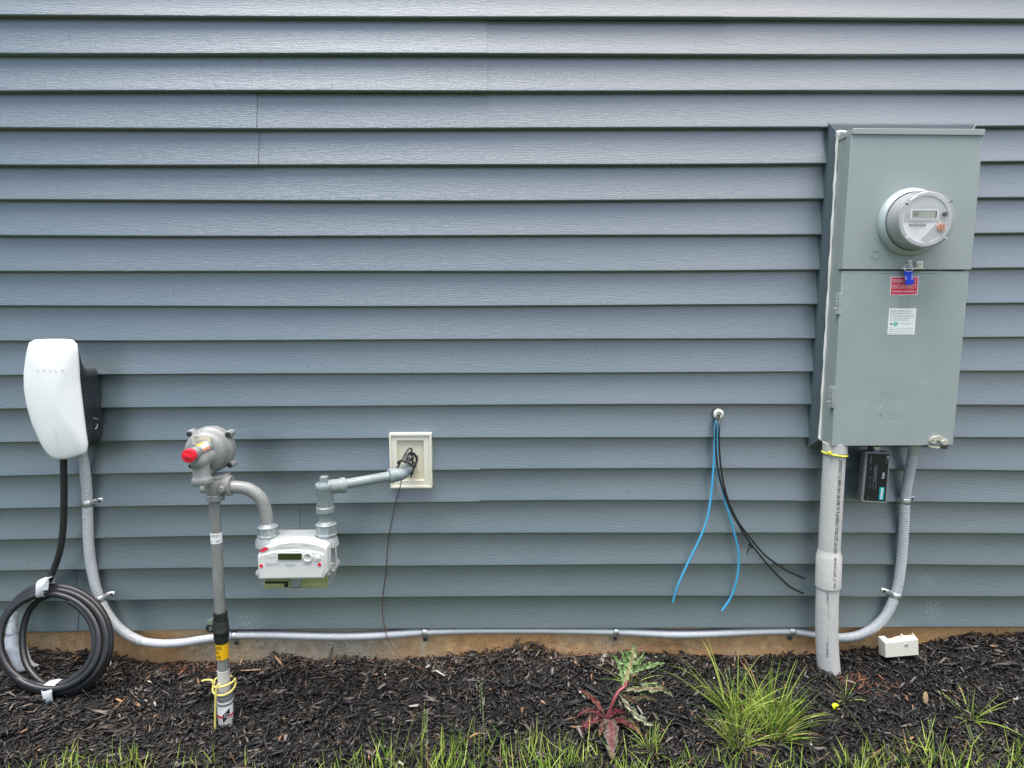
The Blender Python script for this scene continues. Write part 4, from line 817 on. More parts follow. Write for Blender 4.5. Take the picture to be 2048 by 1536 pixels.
# rain lid
lid = world_out([(1706.5, 256.5), (1971, 258), (1969.6, 270.5), (1705, 268)], F2 + .008)
mb = MB(); mb.loft([lid, [Vector((v.x, -(F0 + .002), v.z)) for v in lid]]); fix_normals(mb.build('cabinet_lid', 'cabinet', mc, .0012))
frame_ring('door_grip', rquad(1762, 536.5, 1880.5, 546.5, 3), rquad(1763.2, 537.5, 1879.3, 545.4, 2.4), F2 - .002, F2 + .0012, 'cabinet', mc, .0002)
ring = circ((1750.5, 509.5), 8.2, 28); frame_ring('knockout', ring, circ((1750.5, 509.5), 7.3, 28), F2, F2 + .0039, 'cabinet', mc, 0)
for px0, y0, y1 in ((1675, 586, 629), (1661.2, 773, 815.5)):
    t_ = 0; mb = MB(); q0, q1 = P(px0 - 1, y0, F1 + .015), P(px0 - 4.2, y1, F1 + .015); x_ = P(px0, y0, F1 + .012).x - .0015; q0.x = x_; q1.x = x_; l = (q0 - q1).length; d = (q1 - q0).normalized()
    mb.lathe(q0, d, [(0, .0040), (l * .30, .0040), (l * .31, .0026), (l * .34, .0026), (l * .35, .0038), (l * .62, .0038), (l * .63, .0026), (l * .66, .0026), (l * .67, .0040), (l, .0040)], 14)
    mb.lathe(q0 + d * l * .72, (-1, 0, 0), [(0, .003), (.008, .002)], 8); mb.box((x_ + .001, -(F2 + .0008), q1.z + .001), (x_ + .0105, -(F1 + .004), q0.z - .001)); mb.build('hinge', 'hinge', mc, .0005, ang=40)
# squares emblem pressed into the door
frame_ring('pressed_emblem', quad(1797.5, 592.5, 1821, 614.5), quad(1799.5, 594.3, 1819, 612.7), F2 - .001, F2 + .0012, 'cabinet', mc, .0003)
frame_ring('pressed_emblem', quad(1803, 597, 1815.5, 609.6), quad(1804.8, 598.8, 1813.8, 607.8), F2 - .001, F2 + .0012, 'cabinet', mc, .0003)
EL = [(1782, 553.5), (1837.6, 553.4), (1834.8, 590.3), (1780, 590.6)]
def inset(poly, k):
    cx_ = sum(p[0] for p in poly) / 4; cy_ = sum(p[1] for p in poly) / 4; return [(x + (k if x < cx_ else -k), y + (k if y < cy_ else -k)) for x, y in poly]
patch('emergency_label', EL, F2, 'whiteprint', mc, .0006); patch('emergency_label_field', inset(EL, 1.3), F2 + .0006, 'redlabel', mc, .0004)
OL = F2 + .0016
ptext('label_lettering', 'EMERGENCY', 1809.3, 562, OL, 48, 7.2, 'whiteprint', mc, bold=-.012); ptext('label_lettering', 'DISCONNECT', 1808, 573, OL, 50, 7.4, 'whiteprint', mc, bold=-.012)
ptext('label_lettering', 'DESCONEXION DE EMERGENCIA', 1808, 583, OL, 49, 2.7, 'whiteprint', mc, bold=.01); lines('label_lettering', [(1824, 1833, 588, .7)], OL, 'whiteprint', mc, seed=5)
WL = [(1778.7, 616.7), (1833.1, 616.7), (1828.7, 669.4), (1774.6, 669.2)]; patch('notice_label', WL, F2, 'paper', mc, .0006)
OW = F2 + .0006
lines('notice_print', [(1781.5, 1822, 620.3, 1.1), (1781, 1825, 623.5, 1.1), (1781, 1822, 626.6, 1.1), (1780.5, 1829, 630, 1.1), (1780.5, 1829, 633.2, 1.1), (1780, 1820, 636.5, 1.1), (1780, 1818, 640, 1.1)], OW, 'greyprint', mc, seed=12)
frame_ring('notice_logo', circ((1782.3, 647.5), 2.3, 16), circ((1782.3, 647.5), 1.5, 16), OW, OW + .0006, 'black', mc, 0)
frame_ring('notice_logo', circ((1790.5, 647.5), 4.6, 20), circ((1790.5, 647.5), 3.5, 20), OW, OW + .0006, 'green', mc, 0); patch('notice_logo', [(1787, 647), (1792, 645), (1793.5, 650), (1789, 649.5)], OW, 'green', mc); patch('notice_logo', [(1793, 646.6), (1796.6, 646.6), (1794.8, 649)], OW, 'black', mc)
lines('notice_print', [(1800, 1826, 645.8, .9), (1805, 1821, 648.8, .9)], OW, 'paleprint', mc, seed=6)
lines('notice_print', [(1778.4, 1785, 655.4, 1), (1778.2, 1787, 659, 1), (1778, 1790, 662.8, 1), (1777.5, 1804, 666.6, 1)], OW, 'greyprint', mc, seed=8)
for x0, x1, y in ((1788, 1826.5, 656.2), (1790, 1826.3, 659.8), (1792, 1826, 663.4), (1807, 1825.8, 667.2)): patch('notice_rule', quad(x0, y - .2, x1, y + .2), OW, 'greyprint', mc, .0004)
lines('pressed_print', [(1769 + 5 * (k > 1), 1816 - 3 * (k % 3), y, 1.1) for k, y in enumerate((783, 785, 789, 791.3, 796, 798, 822, 824, 827.5, 829.5, 834, 836))], F2 - .0001, 'cabinet', mc, .0004, seed=21, gap=.6, wl=(.5, 1.4))
for pts in ([(1763.5, 784), (1763.5, 797), (1761, 800.5)], [(1763, 834), (1763, 824), (1760.5, 827)]): MB().tube(PP([(x, y, F2 + .0003) for x, y in pts]), .0012, 6).build('pressed_arrow', 'cabinet', mc)
lp = [(1858.8, 881.8), (1862.4, 874.7), (1872, 872.4), (1880, 871.8), (1895.7, 880), (1898, 882.4), (1895.7, 888.8), (1891, 891.1), (1885.2, 890.5), (1880.5, 882.4), (1874.7, 880.6), (1871, 887), (1866.5, 887.5), (1859.4, 884.1)]
pbox('latch_plate', lp, F2, F2 + .004, 'steel', mc, .0006); ring_dial(1888.7, 884, F2 + .004, 4.4, 2.2, 'steel', 'latch_screw', mc, .002)
patch('latch_slot', [(1861.5, 881), (1862.4, 879.8), (1869, 882.4), (1868.4, 884)], F2 + .004, 'darkmetal', mc, .0004)
pbox('latch_tongue', [(1854.8, 890.6), (1895.8, 892.2), (1894.6, 898.2), (1872, 897.4), (1860, 894.6)], F2 - .010, F2 + .009, 'darkmetal', mc, .0005); patch('latch_tongue_tip', [(1855.6, 891.4), (1880, 892.6), (1880.5, 896.8), (1872, 896.9), (1860, 894.2)], F2 + .009, 'steel', mc, .0006)

# ------------------------------------------------------------------ electric meter
em = thing('electric_meter', P(1824, 444, F2), 'round glass covered electric meter with small display on the cabinet', 'electric meter')
q = P(1823.7, 443.9, F2 + .01); ec = Vector((q.x, 0, q.z)); mb = MB()
mb.lathe(ec, OUT, [(F2 + .002, .0925), (F2 + .006, .0930), (F2 + .012, .0915), (F2 + .019, .0860), (F2 + .022, .0825), (F2 + .022, .0800), (F2 + .010, .0790)], 72); mb.build('socket_ring', 'socket', em, ang=36)
mb = MB(); mb.lathe(ec, OUT, [(F2 + .004, .0780), (F2 + .030, .0765), (F2 + .060, .0735), (F2 + .072, .0725), (F2 + .073, .0700), (F2 + .070, .0690)], 72, False); mb.build('meter_can', 'meterbody', em, ang=36)
fo = F2 + .070; mb = MB(); mb.lathe(ec, OUT, [(fo - .002, .0700), (fo, .0700), (fo, .0)], 64); mb.build('meter_face', 'face', em, ang=30)
mb = MB(); mb.lathe(ec, OUT, [(F2 + .010, .0795), (F2 + .050, .0770), (F2 + .078, .0745), (F2 + .086, .0725), (F2 + .088, .0700), (F2 + .088, .0630), (F2 + .085, .0620), (F2 + .085, .0)], 72, False); mb.build('glass_cover', 'clear', em, ang=36)
mb = MB(); mb.lathe(ec, OUT, [(fo, .0705), (fo + .003, .0705), (fo + .003, .0620), (fo, .0610)], 64, False); mb.build('face_bezel', 'facegrey', em, ang=36)
def EP(u, v, o=fo): return Vector((ec.x + u, -o, ec.z + v))       # face coordinates in metres
def fpatch(name, uv, mat, dz=.0008, parent=em): return fix_normals(MB().prism([EP(u, v, fo + dz) for u, v in uv], (0, dz * .9, 0)).build(name, mat, parent, smooth=False))
fx_c, fy_c, mpp_ = 1859, 440, MPP(1859, 440, fo)
def fq(px, py): return ((px - fx_c) * mpp_, -(py - fy_c) * mpp_)
up = [(.0575 * math.cos(t), .0575 * math.sin(t)) for t in np.linspace(math.radians(-8), math.radians(188), 30)]; fpatch('face_plate', up, 'facegrey', .0006)
fpatch('face_corner', [fq(1897, 446), fq(1883, 446), fq(1853, 480), fq(1870, 486), fq(1890, 478), fq(1903, 462), fq(1907, 450)], 'facegrey', .0008)
fpatch('display_window', [fq(x, y) for x, y in rquad(1829.5, 420.5, 1884, 440.5, 1.5)], 'face', .0012); fpatch('meter_display', [fq(x, y) for x, y in quad(1832, 423, 1881, 437.4)], 'lcd', .0018)
fpatch('display_surround', [fq(x, y) for x, y in quad(1878.5, 423, 1881, 437.4)], 'darkmetal', .0021); fpatch('display_surround', [fq(x, y) for x, y in quad(1832, 423, 1881, 424)], 'darkmetal', .0021)  # dark surround strips along the right and top of the display
def ftext(name, s, px, py, w_, h_, mat, **k): return text(name, s, EP(*fq(px, py), fo + .0024), (1, 0, 0), (0, 0, 1), w_ * mpp_, h_ * mpp_, mat, em, **k)
ftext('display_digits', '8.8.8', 1839, 429, 11, 5.4, 'black'); fpatch('display_digits', [fq(x, y) for x, y in quad(1837, 432.4, 1842.5, 433.6)], 'black', .0022)
ftext('face_symbol', 'fT', 1824.5, 433.5, 5.6, 9.5, 'greyprint'); ftext('face_print', 'CL200 240V 3W FM2S', 1847, 443.5, 46, 1.8, 'greyprint'); ftext('face_print', 'TYPE FM2S', 1844.5, 447, 26, 3, 'greyprint')
for k in range(26):
    x = 1827 + k * 1.37; fpatch('barcode', [fq(a, b) for a, b in quad(x, 449.4, x + (.9 if k * 7 % 3 else .5), 453.2)], 'black', .0016) if k % 2 == 0 else None
ftext('face_print', '540 4051 75008', 1843, 455.3, 29, 2, 'greyprint'); ftext('face_print', '00 40 70', 1842.5, 459.5, 15, 1.6, 'paleprint'); ftext('face_print', 'Focus', 1842, 467, 7, 1.7, 'paleprint'); ftext('face_print', 'kilowatthours', 1841, 471, 14, 1.5, 'paleprint')
ftext('face_print', 'KILOWATTHOURS', 1858, 416.6, 29, 1.5, 'greyprint'); ftext('face_print', 'SOLID STATE', 1858, 405, 14, 1.4, 'paleprint')
mb = MB(); mb.lathe(EP(*fq(1896.5, 429.8), 0), OUT, [(fo, .0062), (fo + .006, .0060), (fo + .008, .0040)], 20); mb.build('reset_knob', 'black', em, ang=40)
ftext('face_symbol', 'A', 1889, 432, 3, 3.4, 'greyprint'); fpatch('knob_label', [fq(x, y) for x, y in quad(1888.5, 435.5, 1898, 440)], 'facegrey', .001); fpatch('knob_mark', [fq(x, y) for x, y in quad(1890.2, 436.2, 1891.6, 438.6)], 'black', .0014)
oc = fq(1891, 455.5); mb = MB(); mb.lathe(EP(*oc, 0), OUT, [(fo, .0105), (fo + .004, .0104), (fo + .006, .0098), (fo + .006, 0)], 28); mb.build('optical_port', 'orange', em, ang=40)
for dx, dy in ((-.0045, .0042), (.0045, .0042), (-.0042, -.002), (.0042, -.002), (0, -.0068)): mb = MB(); mb.lathe(EP(oc[0] + dx, oc[1] + dy, 0), OUT, [(fo + .006, .0018), (fo + .0066, .0016)], 10); mb.build('port_pin', 'darkmetal', em)
for a in (148, 38, 222, 315): mb = MB(); t = math.radians(a); mb.obox(Vector((ec.x + .0715 * math.cos(t), -(F2 + .0855), ec.z + .0715 * math.sin(t))), Vector((math.cos(t), 0, math.sin(t))) * .0035, Vector((0, .002, 0)), Vector((-math.sin(t), 0, math.cos(t))) * .0012); mb.build('cover_notch', 'darkmetal' if a in (148, 38) else 'face', em)

# ------------------------------------------------------------------ seal, key ring and blue tag
ls = thing('cover_hasp', P(1826, 532, F2), 'small steel hasp with screw under the electric meter', 'hasp')
pbox('hasp_tab', rquad(1833, 522.5, 1846.5, 535, 2), F2 + .003, F2 + .009, 'steel', ls, .0008); ring_dial(1839.3, 528.8, F2 + .009, 4.3, 1.8, 'steel', 'hasp_screw', ls, .0025)
pbox('hasp_tongue', [(1803.5, 536), (1846, 535.2), (1849, 538), (1804, 538.5)], F2 + .003, F2 + .016, 'steel', ls, .0005)
kt = thing('key_ring', P(1817, 536, F2 + .02), 'wire key ring with a bright blue tag hanging over the red label', 'key ring')
rr_ = [P(1817 + 9 * math.cos(t), 536 + 7.2 * math.sin(t), F2 + .020 + .003 * math.sin(t)) for t in np.linspace(0, 2 * math.pi, 33)]; mb = MB(); mb.tube(rr_, .0009, 6, False); mb.build('split_ring', 'steel', kt, ang=80)
mb = MB(); mb.tube(PP([(1821.5, 519.5, F2 + .014), (1821.5, 538, F2 + .02)]), .0012, 6); mb.tube(PP([(1818.2, 523, F2 + .012), (1818, 532, F2 + .018)]), .0010, 6); mb.obox(P(1820, 522.5, F2 + .014), (.004, 0, 0), (0, .0008, 0), (0, 0, .003)); mb.build('seal_pin', 'steel', kt)
tg = [(1808.6, 542), (1826, 541), (1826.3, 556), (1828.4, 560), (1828.3, 566), (1824.5, 568.6), (1815, 570.2), (1812, 568.5), (1811, 556)]
pbox('blue_tag', tg, F2 + .014, F2 + .018, 'bluetag', kt, .0006)
ptext('tag_lettering', 'CAUTION', 1824.3, 553.5, F2 + .0186, 12, 3.0, 'whiteprint', kt, ang=-87, bold=.02); ptext('tag_lettering', 'SAC', 1812.2, 556, F2 + .0186, 7.5, 3.2, 'whiteprint', kt, ang=-87, bold=.02)

# ================================================================== PVC service conduit
pv = thing('service_conduit', GP(1656, 1338), 'thick grey plastic conduit with printed lettering rising into the left bottom of the cabinet', 'conduit')
PO = .075
def pl_(pts, r): return MB().tube(catmull(PP(pts), .01), r, 32)
rA = px_r(41.5, 1660, 1055, PO); rB = px_r(42.5, 1655, 1250, PO); rC = px_r(48, 1656, 1150, PO)
pl_([(1669.5, 900, PO), (1665, 980, PO), (1660.5, 1060, PO), (1657.5, 1120, PO)], rA).build('upper_pipe', 'pvc', pv, ang=60)
a, b = P(1670, 884, PO), P(1669.6, 904, PO); MB().tube([a, b], rA * 1.1, 32).build('top_collar', 'pvc', pv, ang=60)
ctop, cbot = P(1658.3, 1100, PO), P(1656, 1171.5, PO); d = cbot - ctop; l = d.length
MB().lathe(ctop, d, [(-.002, rA * 1.01), (.0, rA * 1.02), (.012, rA * 1.10), (.018, rC), (l, rC * 1.01), (l + .001, rC * .9)], 40).build('coupling', 'pvc', pv, ang=40)
pl_([(1655.8, 1165, PO), (1654, 1215, PO), (1653.6, 1265, PO), (1655.5, 1310, PO), (1659, 1345, PO), (1664, 1390, PO)], rB).build('lower_pipe', 'pvc_dark', pv, ang=60)
def vprint(s, px0, py0, px1, py1, r, hgt, a0, name='pipe_print'):
    p0, p1 = P(px0, py0, PO), P(px1, py1, PO); c = (p0 + p1) / 2; Y = (p1 - p0).normalized(); V, F = text_mesh(s, .012); lo, hi = V.min(0), V.max(0); L_ = (p1 - p0).length; pts = []
    for v in V:
        u = (v[0] - lo[0]) / (hi[0] - lo[0]) - .5; w_ = (v[1] - lo[1]) / (hi[1] - lo[1]) - .5; th = a0 - w_ * hgt / r; pts.append(c + Y * (u * L_) + Vector((math.sin(th), -math.cos(th), 0)) * (r + .0006))
    MB().add(pts, F).build(name, 'black', pv, smooth=False)
vprint('5m  2" (53") SCH 40 RIGID PVC ELECTRICAL CONDUIT', 1657, 1100, 1661.2, 1040, rA, .0085, .05) if False else None
vprint('RIGID PVC ELECTRICAL CONDUIT & -UL- MAX 90C WIRE NEMA TC-2 SUNLIGHT', 1658.4, 1100, 1669, 914, rA, .0105, .12)
vprint('-5m- 2" (53") SCH 40', 1656.1, 1168, 1658, 1106, rC, .0105, .08)
vprint('0 5m/5m 2"(53") SCH 40 RIGID PVC ELECTRICAL CONDUIT', 1654.6, 1304, 1655.5, 1176, rB, .0085, -.42)
zt = thing('zip_tie', P(1670, 907, PO), 'bright yellow zip tie round the top of the thick conduit', 'zip tie')
cz = P(1669.5, 906.5, PO); mb = MB(); mb.tube([cz + Vector((math.sin(t) * (rA + .0035), -math.cos(t) * (rA + .0035), -.004 * math.sin(t) - .001)) for t in np.linspace(0, 2 * math.pi, 41)], .0026, 8, False); mb.build('tie_band', 'ztie', zt, ang=80)
for x, y in ((1659, 905.8), (1690.5, 907)): q = P(x, y, PO + (.032 if x < 1670 else .012)); MB().obox(q, (.0048, 0, 0), (0, .004, 0), (0, 0, .0045)).build('tie_head', 'ztie', zt, .001)
# ------------------------------------------------------------------ surge protector
sp_t = thing('surge_protector', P(1750, 950, .05), 'black faced surge protector box hanging below the meter cabinet', 'surge protector')
SO = .088
front = [(1733.4, 904), (1780.8, 905.4), (1772.8, 1005.4), (1725.2, 1003)]
pbox('protector_case', front, .046, SO - .010, 'spdgrey', sp_t, .0025, 3); pbox('clear_lid', [(1733.8, 905), (1780.2, 906.2), (1772.2, 1004.4), (1725.8, 1002.2)], SO - .010, SO - .0008, 'spdgrey', sp_t, .002)
patch('face_label', inset([(1733.4, 904.5), (1780.6, 905.6), (1772.8, 1004.9), (1725.4, 1002.6)], 2.4), SO - .0008, 'labelblack', sp_t, .0008)
frame_ring('lid_rim', front, inset(front, .8), SO - .010, SO + .0004, 'greyprint', sp_t, .0004)
OS_ = SO + .0006
patch('brand_panel', [(1759.5, 974.3), (1769, 974.7), (1767, 1000), (1757.6, 999.6)], OS_ - .0008, 'teal', sp_t, .0006)
ptext('brand_lettering', 'SIEMENS', 1763.3, 987, OS_ + .0006, 23, 4.2, 'whiteprint', sp_t, ang=-94, bold=.03); ptext('model_lettering', 'FSPD', 1766.5, 951.5, OS_, 12.5, 4.6, 'whiteprint', sp_t, ang=-94)
def vlines(rows_, o, seed):
    r = random.Random(seed); mb = MB()
    for x, y0, y1, w_ in rows_:
        y = y0
        while y < y1: h = min(r.uniform(1.5, 4), y1 - y); xs_ = x - (y - 950) * .08; mb.prism([P(a, b, o + .0004) for a, b in quad(xs_ - w_ / 2, y, xs_ + w_ / 2, y + h)], (0, .0003, 0)); y += h + r.uniform(.7, 1.4)
    tag(fix_normals(mb.build('label_print', 'greyprint', sp_t, smooth=False)), kind='stuff')
vlines([(1750.5, 930, 962, .7), (1753, 932, 980, .5), (1748, 934, 977, .5), (1739.5, 912, 928, .9), (1741, 936, 938, 1), (1741, 954, 957, 1), (1741, 972, 975, 1), (1739.5, 995, 998, .9), (1771, 913, 926, 1)], OS_ - .0004, 7)
patch('leaf_mark', [(1775.5, 910), (1777.5, 914), (1776.8, 918), (1774.8, 914.5)], OS_ - .0006, 'paleprint', sp_t, .0004)
q = P(1752, 900, .062); MB().lathe(q + Vector((0, 0, .012)), (0, 0, -1), [(0, .014), (.006, .014), (.006, .011), (.02, .011)], 20).build('threaded_nipple', 'galv', sp_t, ang=40)
MB().lathe(q + Vector((-.018, .0, .010)), (0, 0, -1), [(0, .006), (.014, .006)], 10).build('side_screw', 'darkmetal', sp_t, ang=40)

# ------------------------------------------------------------------ broken cream block on the mulch
bb = thing('broken_plastic_cover', P(1803, 1302, .09), 'broken cream plastic box lying on the mulch against the foundation', 'plastic box')
FO, BO = .098, .040
fl = [P(1770.2, 1286, FO), P(1835.4, 1278.8, FO), P(1836.4, 1309.5, FO), P(1771.6, 1315, FO)]
tb = [P(x, y, BO) for x, y in ((1757.2, 1273.3), (1767.8, 1272), (1775.5, 1277.5), (1782.8, 1276.9), (1789.5, 1273.8), (1800, 1271.8), (1802, 1267), (1805.5, 1270.5), (1812, 1271.2), (1823.5, 1270), (1824.3, 1265.5), (1829, 1271.5))]
topf = [fl[0].lerp(fl[1], t) for t in np.linspace(0, 1, len(tb))]
mb = MB(); n = len(tb); mb.add(tb + topf, [(i, i + 1, n + i + 1, n + i) for i in range(n - 1)]); o1 = mb.build('top_wall', 'cream', bb, smooth=False)
mb = MB(); mb.add(fl, [(0, 1, 2, 3)]); o2 = mb.build('front_panel', 'cream', bb, smooth=False)
lb = P(1758.3, 1308, BO); rb = P(1829, 1304, BO); mb = MB(); mb.add([tb[0], fl[0], fl[3], lb], [(0, 1, 2, 3)]); o3 = mb.build('side_wall', 'cream', bb, smooth=False)
mb = MB(); mb.add([tb[-1], fl[1], fl[2], rb], [(0, 1, 2, 3)]); o4 = mb.build('side_wall', 'cream', bb, smooth=False)
for o_ in (o1, o2, o3, o4): s_ = o_.modifiers.new('solid', 'SOLIDIFY'); s_.thickness = .0022; s_.offset = 0; b_ = o_.modifiers.new('bevel', 'BEVEL'); b_.width = .0007; b_.segments = 2
ring_dial(1812.5, 1290.5, FO + .001, 3.4, 2.2, 'galv', 'screw', bb, .0015)

# ================================================================== mulch chips
def build_mulch():
    N = 84000
    x = rng.uniform(-1.95, 1.95, N); o = rng.uniform(-.012, .60, N) ** 1.0
    keep = rng.uniform(0, 1, N) < np.where(o > .5, .6, 1.0); x, o = x[keep], o[keep]; N = len(x)
    ln = np.clip(rng.lognormal(math.log(.0155), .62, N), .004, .075); wd = np.clip(ln * rng.uniform(.07, .30, N), .0010, .0085); th = np.clip(wd * rng.uniform(.2, .6, N), .0006, .003)
    # clumps of like-minded direction and relief
    patchn = np.sin(x * 6.3 + 2 * np.sin(o * 11)) + np.sin(x * 13.1 - o * 17)
    yaw = rng.uniform(0, math.pi, N) * .72 + patchn * .5; pit = rng.normal(0, .22, N); steep = rng.uniform(0, 1, N) < .06; pit[steep] = rng.uniform(-1.0, 1.0, steep.sum()); rol = rng.uniform(-.9, .9, N)
    lift = np.abs(rng.normal(0, .0055, N)) + .0035 * (np.sin(x * 23 + 3 * np.sin(o * 31)) + np.sin(o * 47 + 2 * np.sin(x * 19)))
    z = ground_z(x, o) + lift + .002
    near = np.clip(1 - o / .07, 0, 1); z = z + near * .004 + .004 * np.sin(x * 17 + 2.5 * np.sin(o * 23 + x * 3)) * np.sin(o * 29 + 2 * np.sin(x * 11))
    cx_ = np.stack([x, -o, z], 1)
    ux = np.stack([np.cos(yaw) * np.cos(pit), np.sin(yaw) * np.cos(pit), np.sin(pit)], 1)
    side = np.stack([-np.sin(yaw), np.cos(yaw), np.zeros(N)], 1); up_ = np.cross(ux, side)
    s2 = side * np.cos(rol)[:, None] + up_ * np.sin(rol)[:, None]; u2 = np.cross(ux, s2)
    bend = rng.normal(0, .10, N)[:, None] * ln[:, None] * u2
    V = np.zeros((N, 12, 3)); 
    for e, (t, k) in enumerate(((-.5, .45), (0.05, 1.0), (.5, .35))):
        kk = (k * rng.uniform(.7, 1.2, N))[:, None]; c_ = cx_ + ux * (t * ln)[:, None] + (bend if e == 1 else 0)
        jit = s2 * (rng.normal(0, .18, N) * wd)[:, None]
        for q, (a, b) in enumerate(((-1, -1), (1, -1), (1, 1), (-1, 1))):
            V[:, e * 4 + q] = c_ + jit + s2 * (a * wd / 2)[:, None] * kk + u2 * (b * th / 2)[:, None] * (kk * .6 + .4)
    # keep inside wall face
    V[:, :, 1] = np.minimum(V[:, :, 1], .012)
    quads = [(3, 2, 1, 0), (8, 9, 10, 11)]
    for e in (0, 1):
        for q in range(4): r_ = (q + 1) % 4; quads.append((e * 4 + q, e * 4 + r_, (e + 1) * 4 + r_, (e + 1) * 4 + q))
    Q = np.array(quads); F = (Q[None] + (np.arange(N) * 12)[:, None, None]).reshape(-1, 4)
    u = rng.uniform(0, 1, N); left = np.clip(.45 - x * .42, 0.0, 1); nearw = np.clip(1 - o / .13, 0, 1) * np.where(x < .4, 1, .45)
    gp = np.clip(np.sin(x * 3.1 + 1) * np.sin(o * 14 + x * 5) + .2, 0, 1)
    base = np.array([.0056, .0053, .0052]); C = np.tile(base, (N, 1)) * rng.uniform(.5, 1.9, N)[:, None]
    brown = u < (.05 + .15 * left + .32 * nearw + .07 * gp); C[brown] = np.array([.044, .032, .023]) * rng.uniform(.45, 1.5, brown.sum())[:, None]
    grey = (u > .92 - .10 * nearw) ; C[grey] = np.array([.115, .10, .085]) * rng.uniform(.5, 1.5, grey.sum())[:, None]
    tan = rng.uniform(0, 1, N) < (.005 + .035 * nearw * (x < .5) + .005 * left); C[tan] = np.array([.28, .155, .08]) * rng.uniform(.5, 1.35, tan.sum())[:, None]
    pale = rng.uniform(0, 1, N) < (.0015 + .045 * nearw * ((np.abs(x + .27) < .14) | (np.abs(x + .80) < .1) | (np.abs(x - .3) < .18))); C[pale] = np.array([.48, .45, .39]) * rng.uniform(.6, 1.2, pale.sum())[:, None]
    rust = (np.hypot((x + 1.0) / .13, (o - .03) / .05) < 1) | (np.hypot((x + .62) / .06, (o - .01) / .03) < 1) | (np.hypot((x - 1.06) / .09, (o - .15) / .05) < 1); rust &= rng.uniform(0, 1, N) < .30; C[rust] = np.array([.115, .045, .022]) * rng.uniform(.5, 1.4, rust.sum())[:, None]
    me = bpy.data.meshes.new('wood_mulch'); me.vertices.add(N * 12); me.vertices.foreach_set('co', V.reshape(-1)); nf = len(F)
    me.loops.add(nf * 4); me.loops.foreach_set('vertex_index', F.reshape(-1).astype(np.int32)); me.polygons.add(nf); me.polygons.foreach_set('loop_start', (np.arange(nf) * 4).astype(np.int32)); me.polygons.foreach_set('loop_total', np.full(nf, 4, np.int32)); me.update(calc_edges=True); me.validate()
    at = me.color_attributes.new('col', 'FLOAT_COLOR', 'POINT'); at.data.foreach_set('color', np.concatenate([np.repeat(C, 12, 0), np.ones((N * 12, 1))], 1).astype(np.float32).ravel())
    me.materials.append(MAT['chips']); ob = bpy.data.objects.new('wood_mulch', me); COL.objects.link(ob)
    tag(ob, 'black and brown shredded bark mulch covering the bed below the wall', 'mulch', kind='stuff')
build_mulch()

# ================================================================== plants
class Blades:
    def __init__(s): s.v = []; s.f = []; s.c = []
    def blade(s, base, tipdir, length, width, droop, col, tipcol=None, n=7):
        base = Vector(base); d = Vector(tipdir).normalized(); side = d.cross(Vector((0, 0, 1)))
        side = side.normalized() if side.length > .05 else Vector((1, 0, 0))
        a = random.uniform(-.9, .9); p = base.copy(); b = len(s.v); tipcol = tipcol or col
        for i in range(n):
            f = i / (n - 1); w_ = width * (1 - f ** 2.2) * (.75 + .25 * min(1, f * 4)) + .0002
            sd_ = (side * math.cos(a) + d.cross(side) * math.sin(a)); fold = d.cross(sd_) * (w_ * .35)
            s.v += [tuple(p - sd_ * w_ / 2), tuple(p + fold * .5), tuple(p + sd_ * w_ / 2)]
            c_ = [col[k] + (tipcol[k] - col[k]) * f for k in range(3)]; s.c += [(*c_, 1)] * 3
            p += d * (length / (n - 1)); d = (d + Vector((0, 0, -droop / (n - 1) * (.4 + 1.2 * f)))).normalized(); side = (side - d * side.dot(d)).normalized()
        for i in range(n - 1):
            for j in range(2): s.f.append((b + i * 3 + j, b + i * 3 + j + 1, b + (i + 1) * 3 + j + 1, b + (i + 1) * 3 + j))
    def build(s, name, mat='blade', parent=None):
        mb = MB(); mb.v = s.v; mb.f = s.f; mb.m = [0] * len(s.f); return mb.build(name, mat, parent, ang=80, col=s.c)
GREENS = [(.16, .28, .035), (.25, .38, .045), (.33, .44, .08), (.09, .18, .025), (.40, .48, .11), (.26, .33, .06)]
DRY = [(.42, .36, .18), (.34, .20, .10), (.30, .30, .12)]
def tuft(px, py, n, length, spread, label, name='grass_tuft', width=.0028, dry=.12, up_bias=1.0, toward=None, base_r=.012, seed=0, droop=1.0, subs=1):
    random.seed(seed); g = GP(px, py); B = Blades()
    SC = [(random.uniform(-1, 1) * base_r, random.uniform(-.7, .7) * base_r, random.gauss(0, .32), random.gauss(-.05, .22), random.uniform(.6, 1.1)) for _ in range(subs)]
    for i in range(n):
        a = random.uniform(0, 2 * math.pi); r = random.random() ** .5 * base_r; el_ = random.gauss(0, spread) * (1.0 if random.random() < .7 else 1.9); tw = (random.gauss(0, .22), random.gauss(0, .15), 0)
        d = Vector((math.cos(a) * abs(el_), math.sin(a) * abs(el_) * .8, up_bias)) + Vector(tw)
        if toward: d += Vector(toward) * random.uniform(.3, 1)
        L_ = length * random.uniform(.3, 1.15) * (1.0 if random.random() < .75 else .55); c = random.choice(GREENS); t = tuple(q * 1.25 for q in c)
        if subs > 1:
            q = random.choice(SC); d += Vector((q[2], q[3], 0)); L_ *= q[4]; b_ = g + Vector((q[0] + math.cos(a) * r * .35, q[1] + math.sin(a) * r * .35, 0)); b_.z = float(ground_z(b_.x, -b_.y)) - .003
        else: b_ = g + Vector((math.cos(a) * r, math.sin(a) * r, -.004))
        if random.random() < dry: c = random.choice(DRY); t = c; L_ *= random.uniform(.35, 1)
        B.blade(b_, d, L_, width * random.uniform(.6, 1.2), random.uniform(.2, 1.2) * droop, c, t)
    o_ = B.build(name); tag(o_, label, 'grass', 'grass tufts in the mulch bed'); return o_
tuft(1512, 1440, 330, .195, .42, 'largest green grass clump standing in front of the wall, left of the thick conduit', dry=.16, width=.0034, base_r=.075, seed=3, droop=1.2, subs=9)
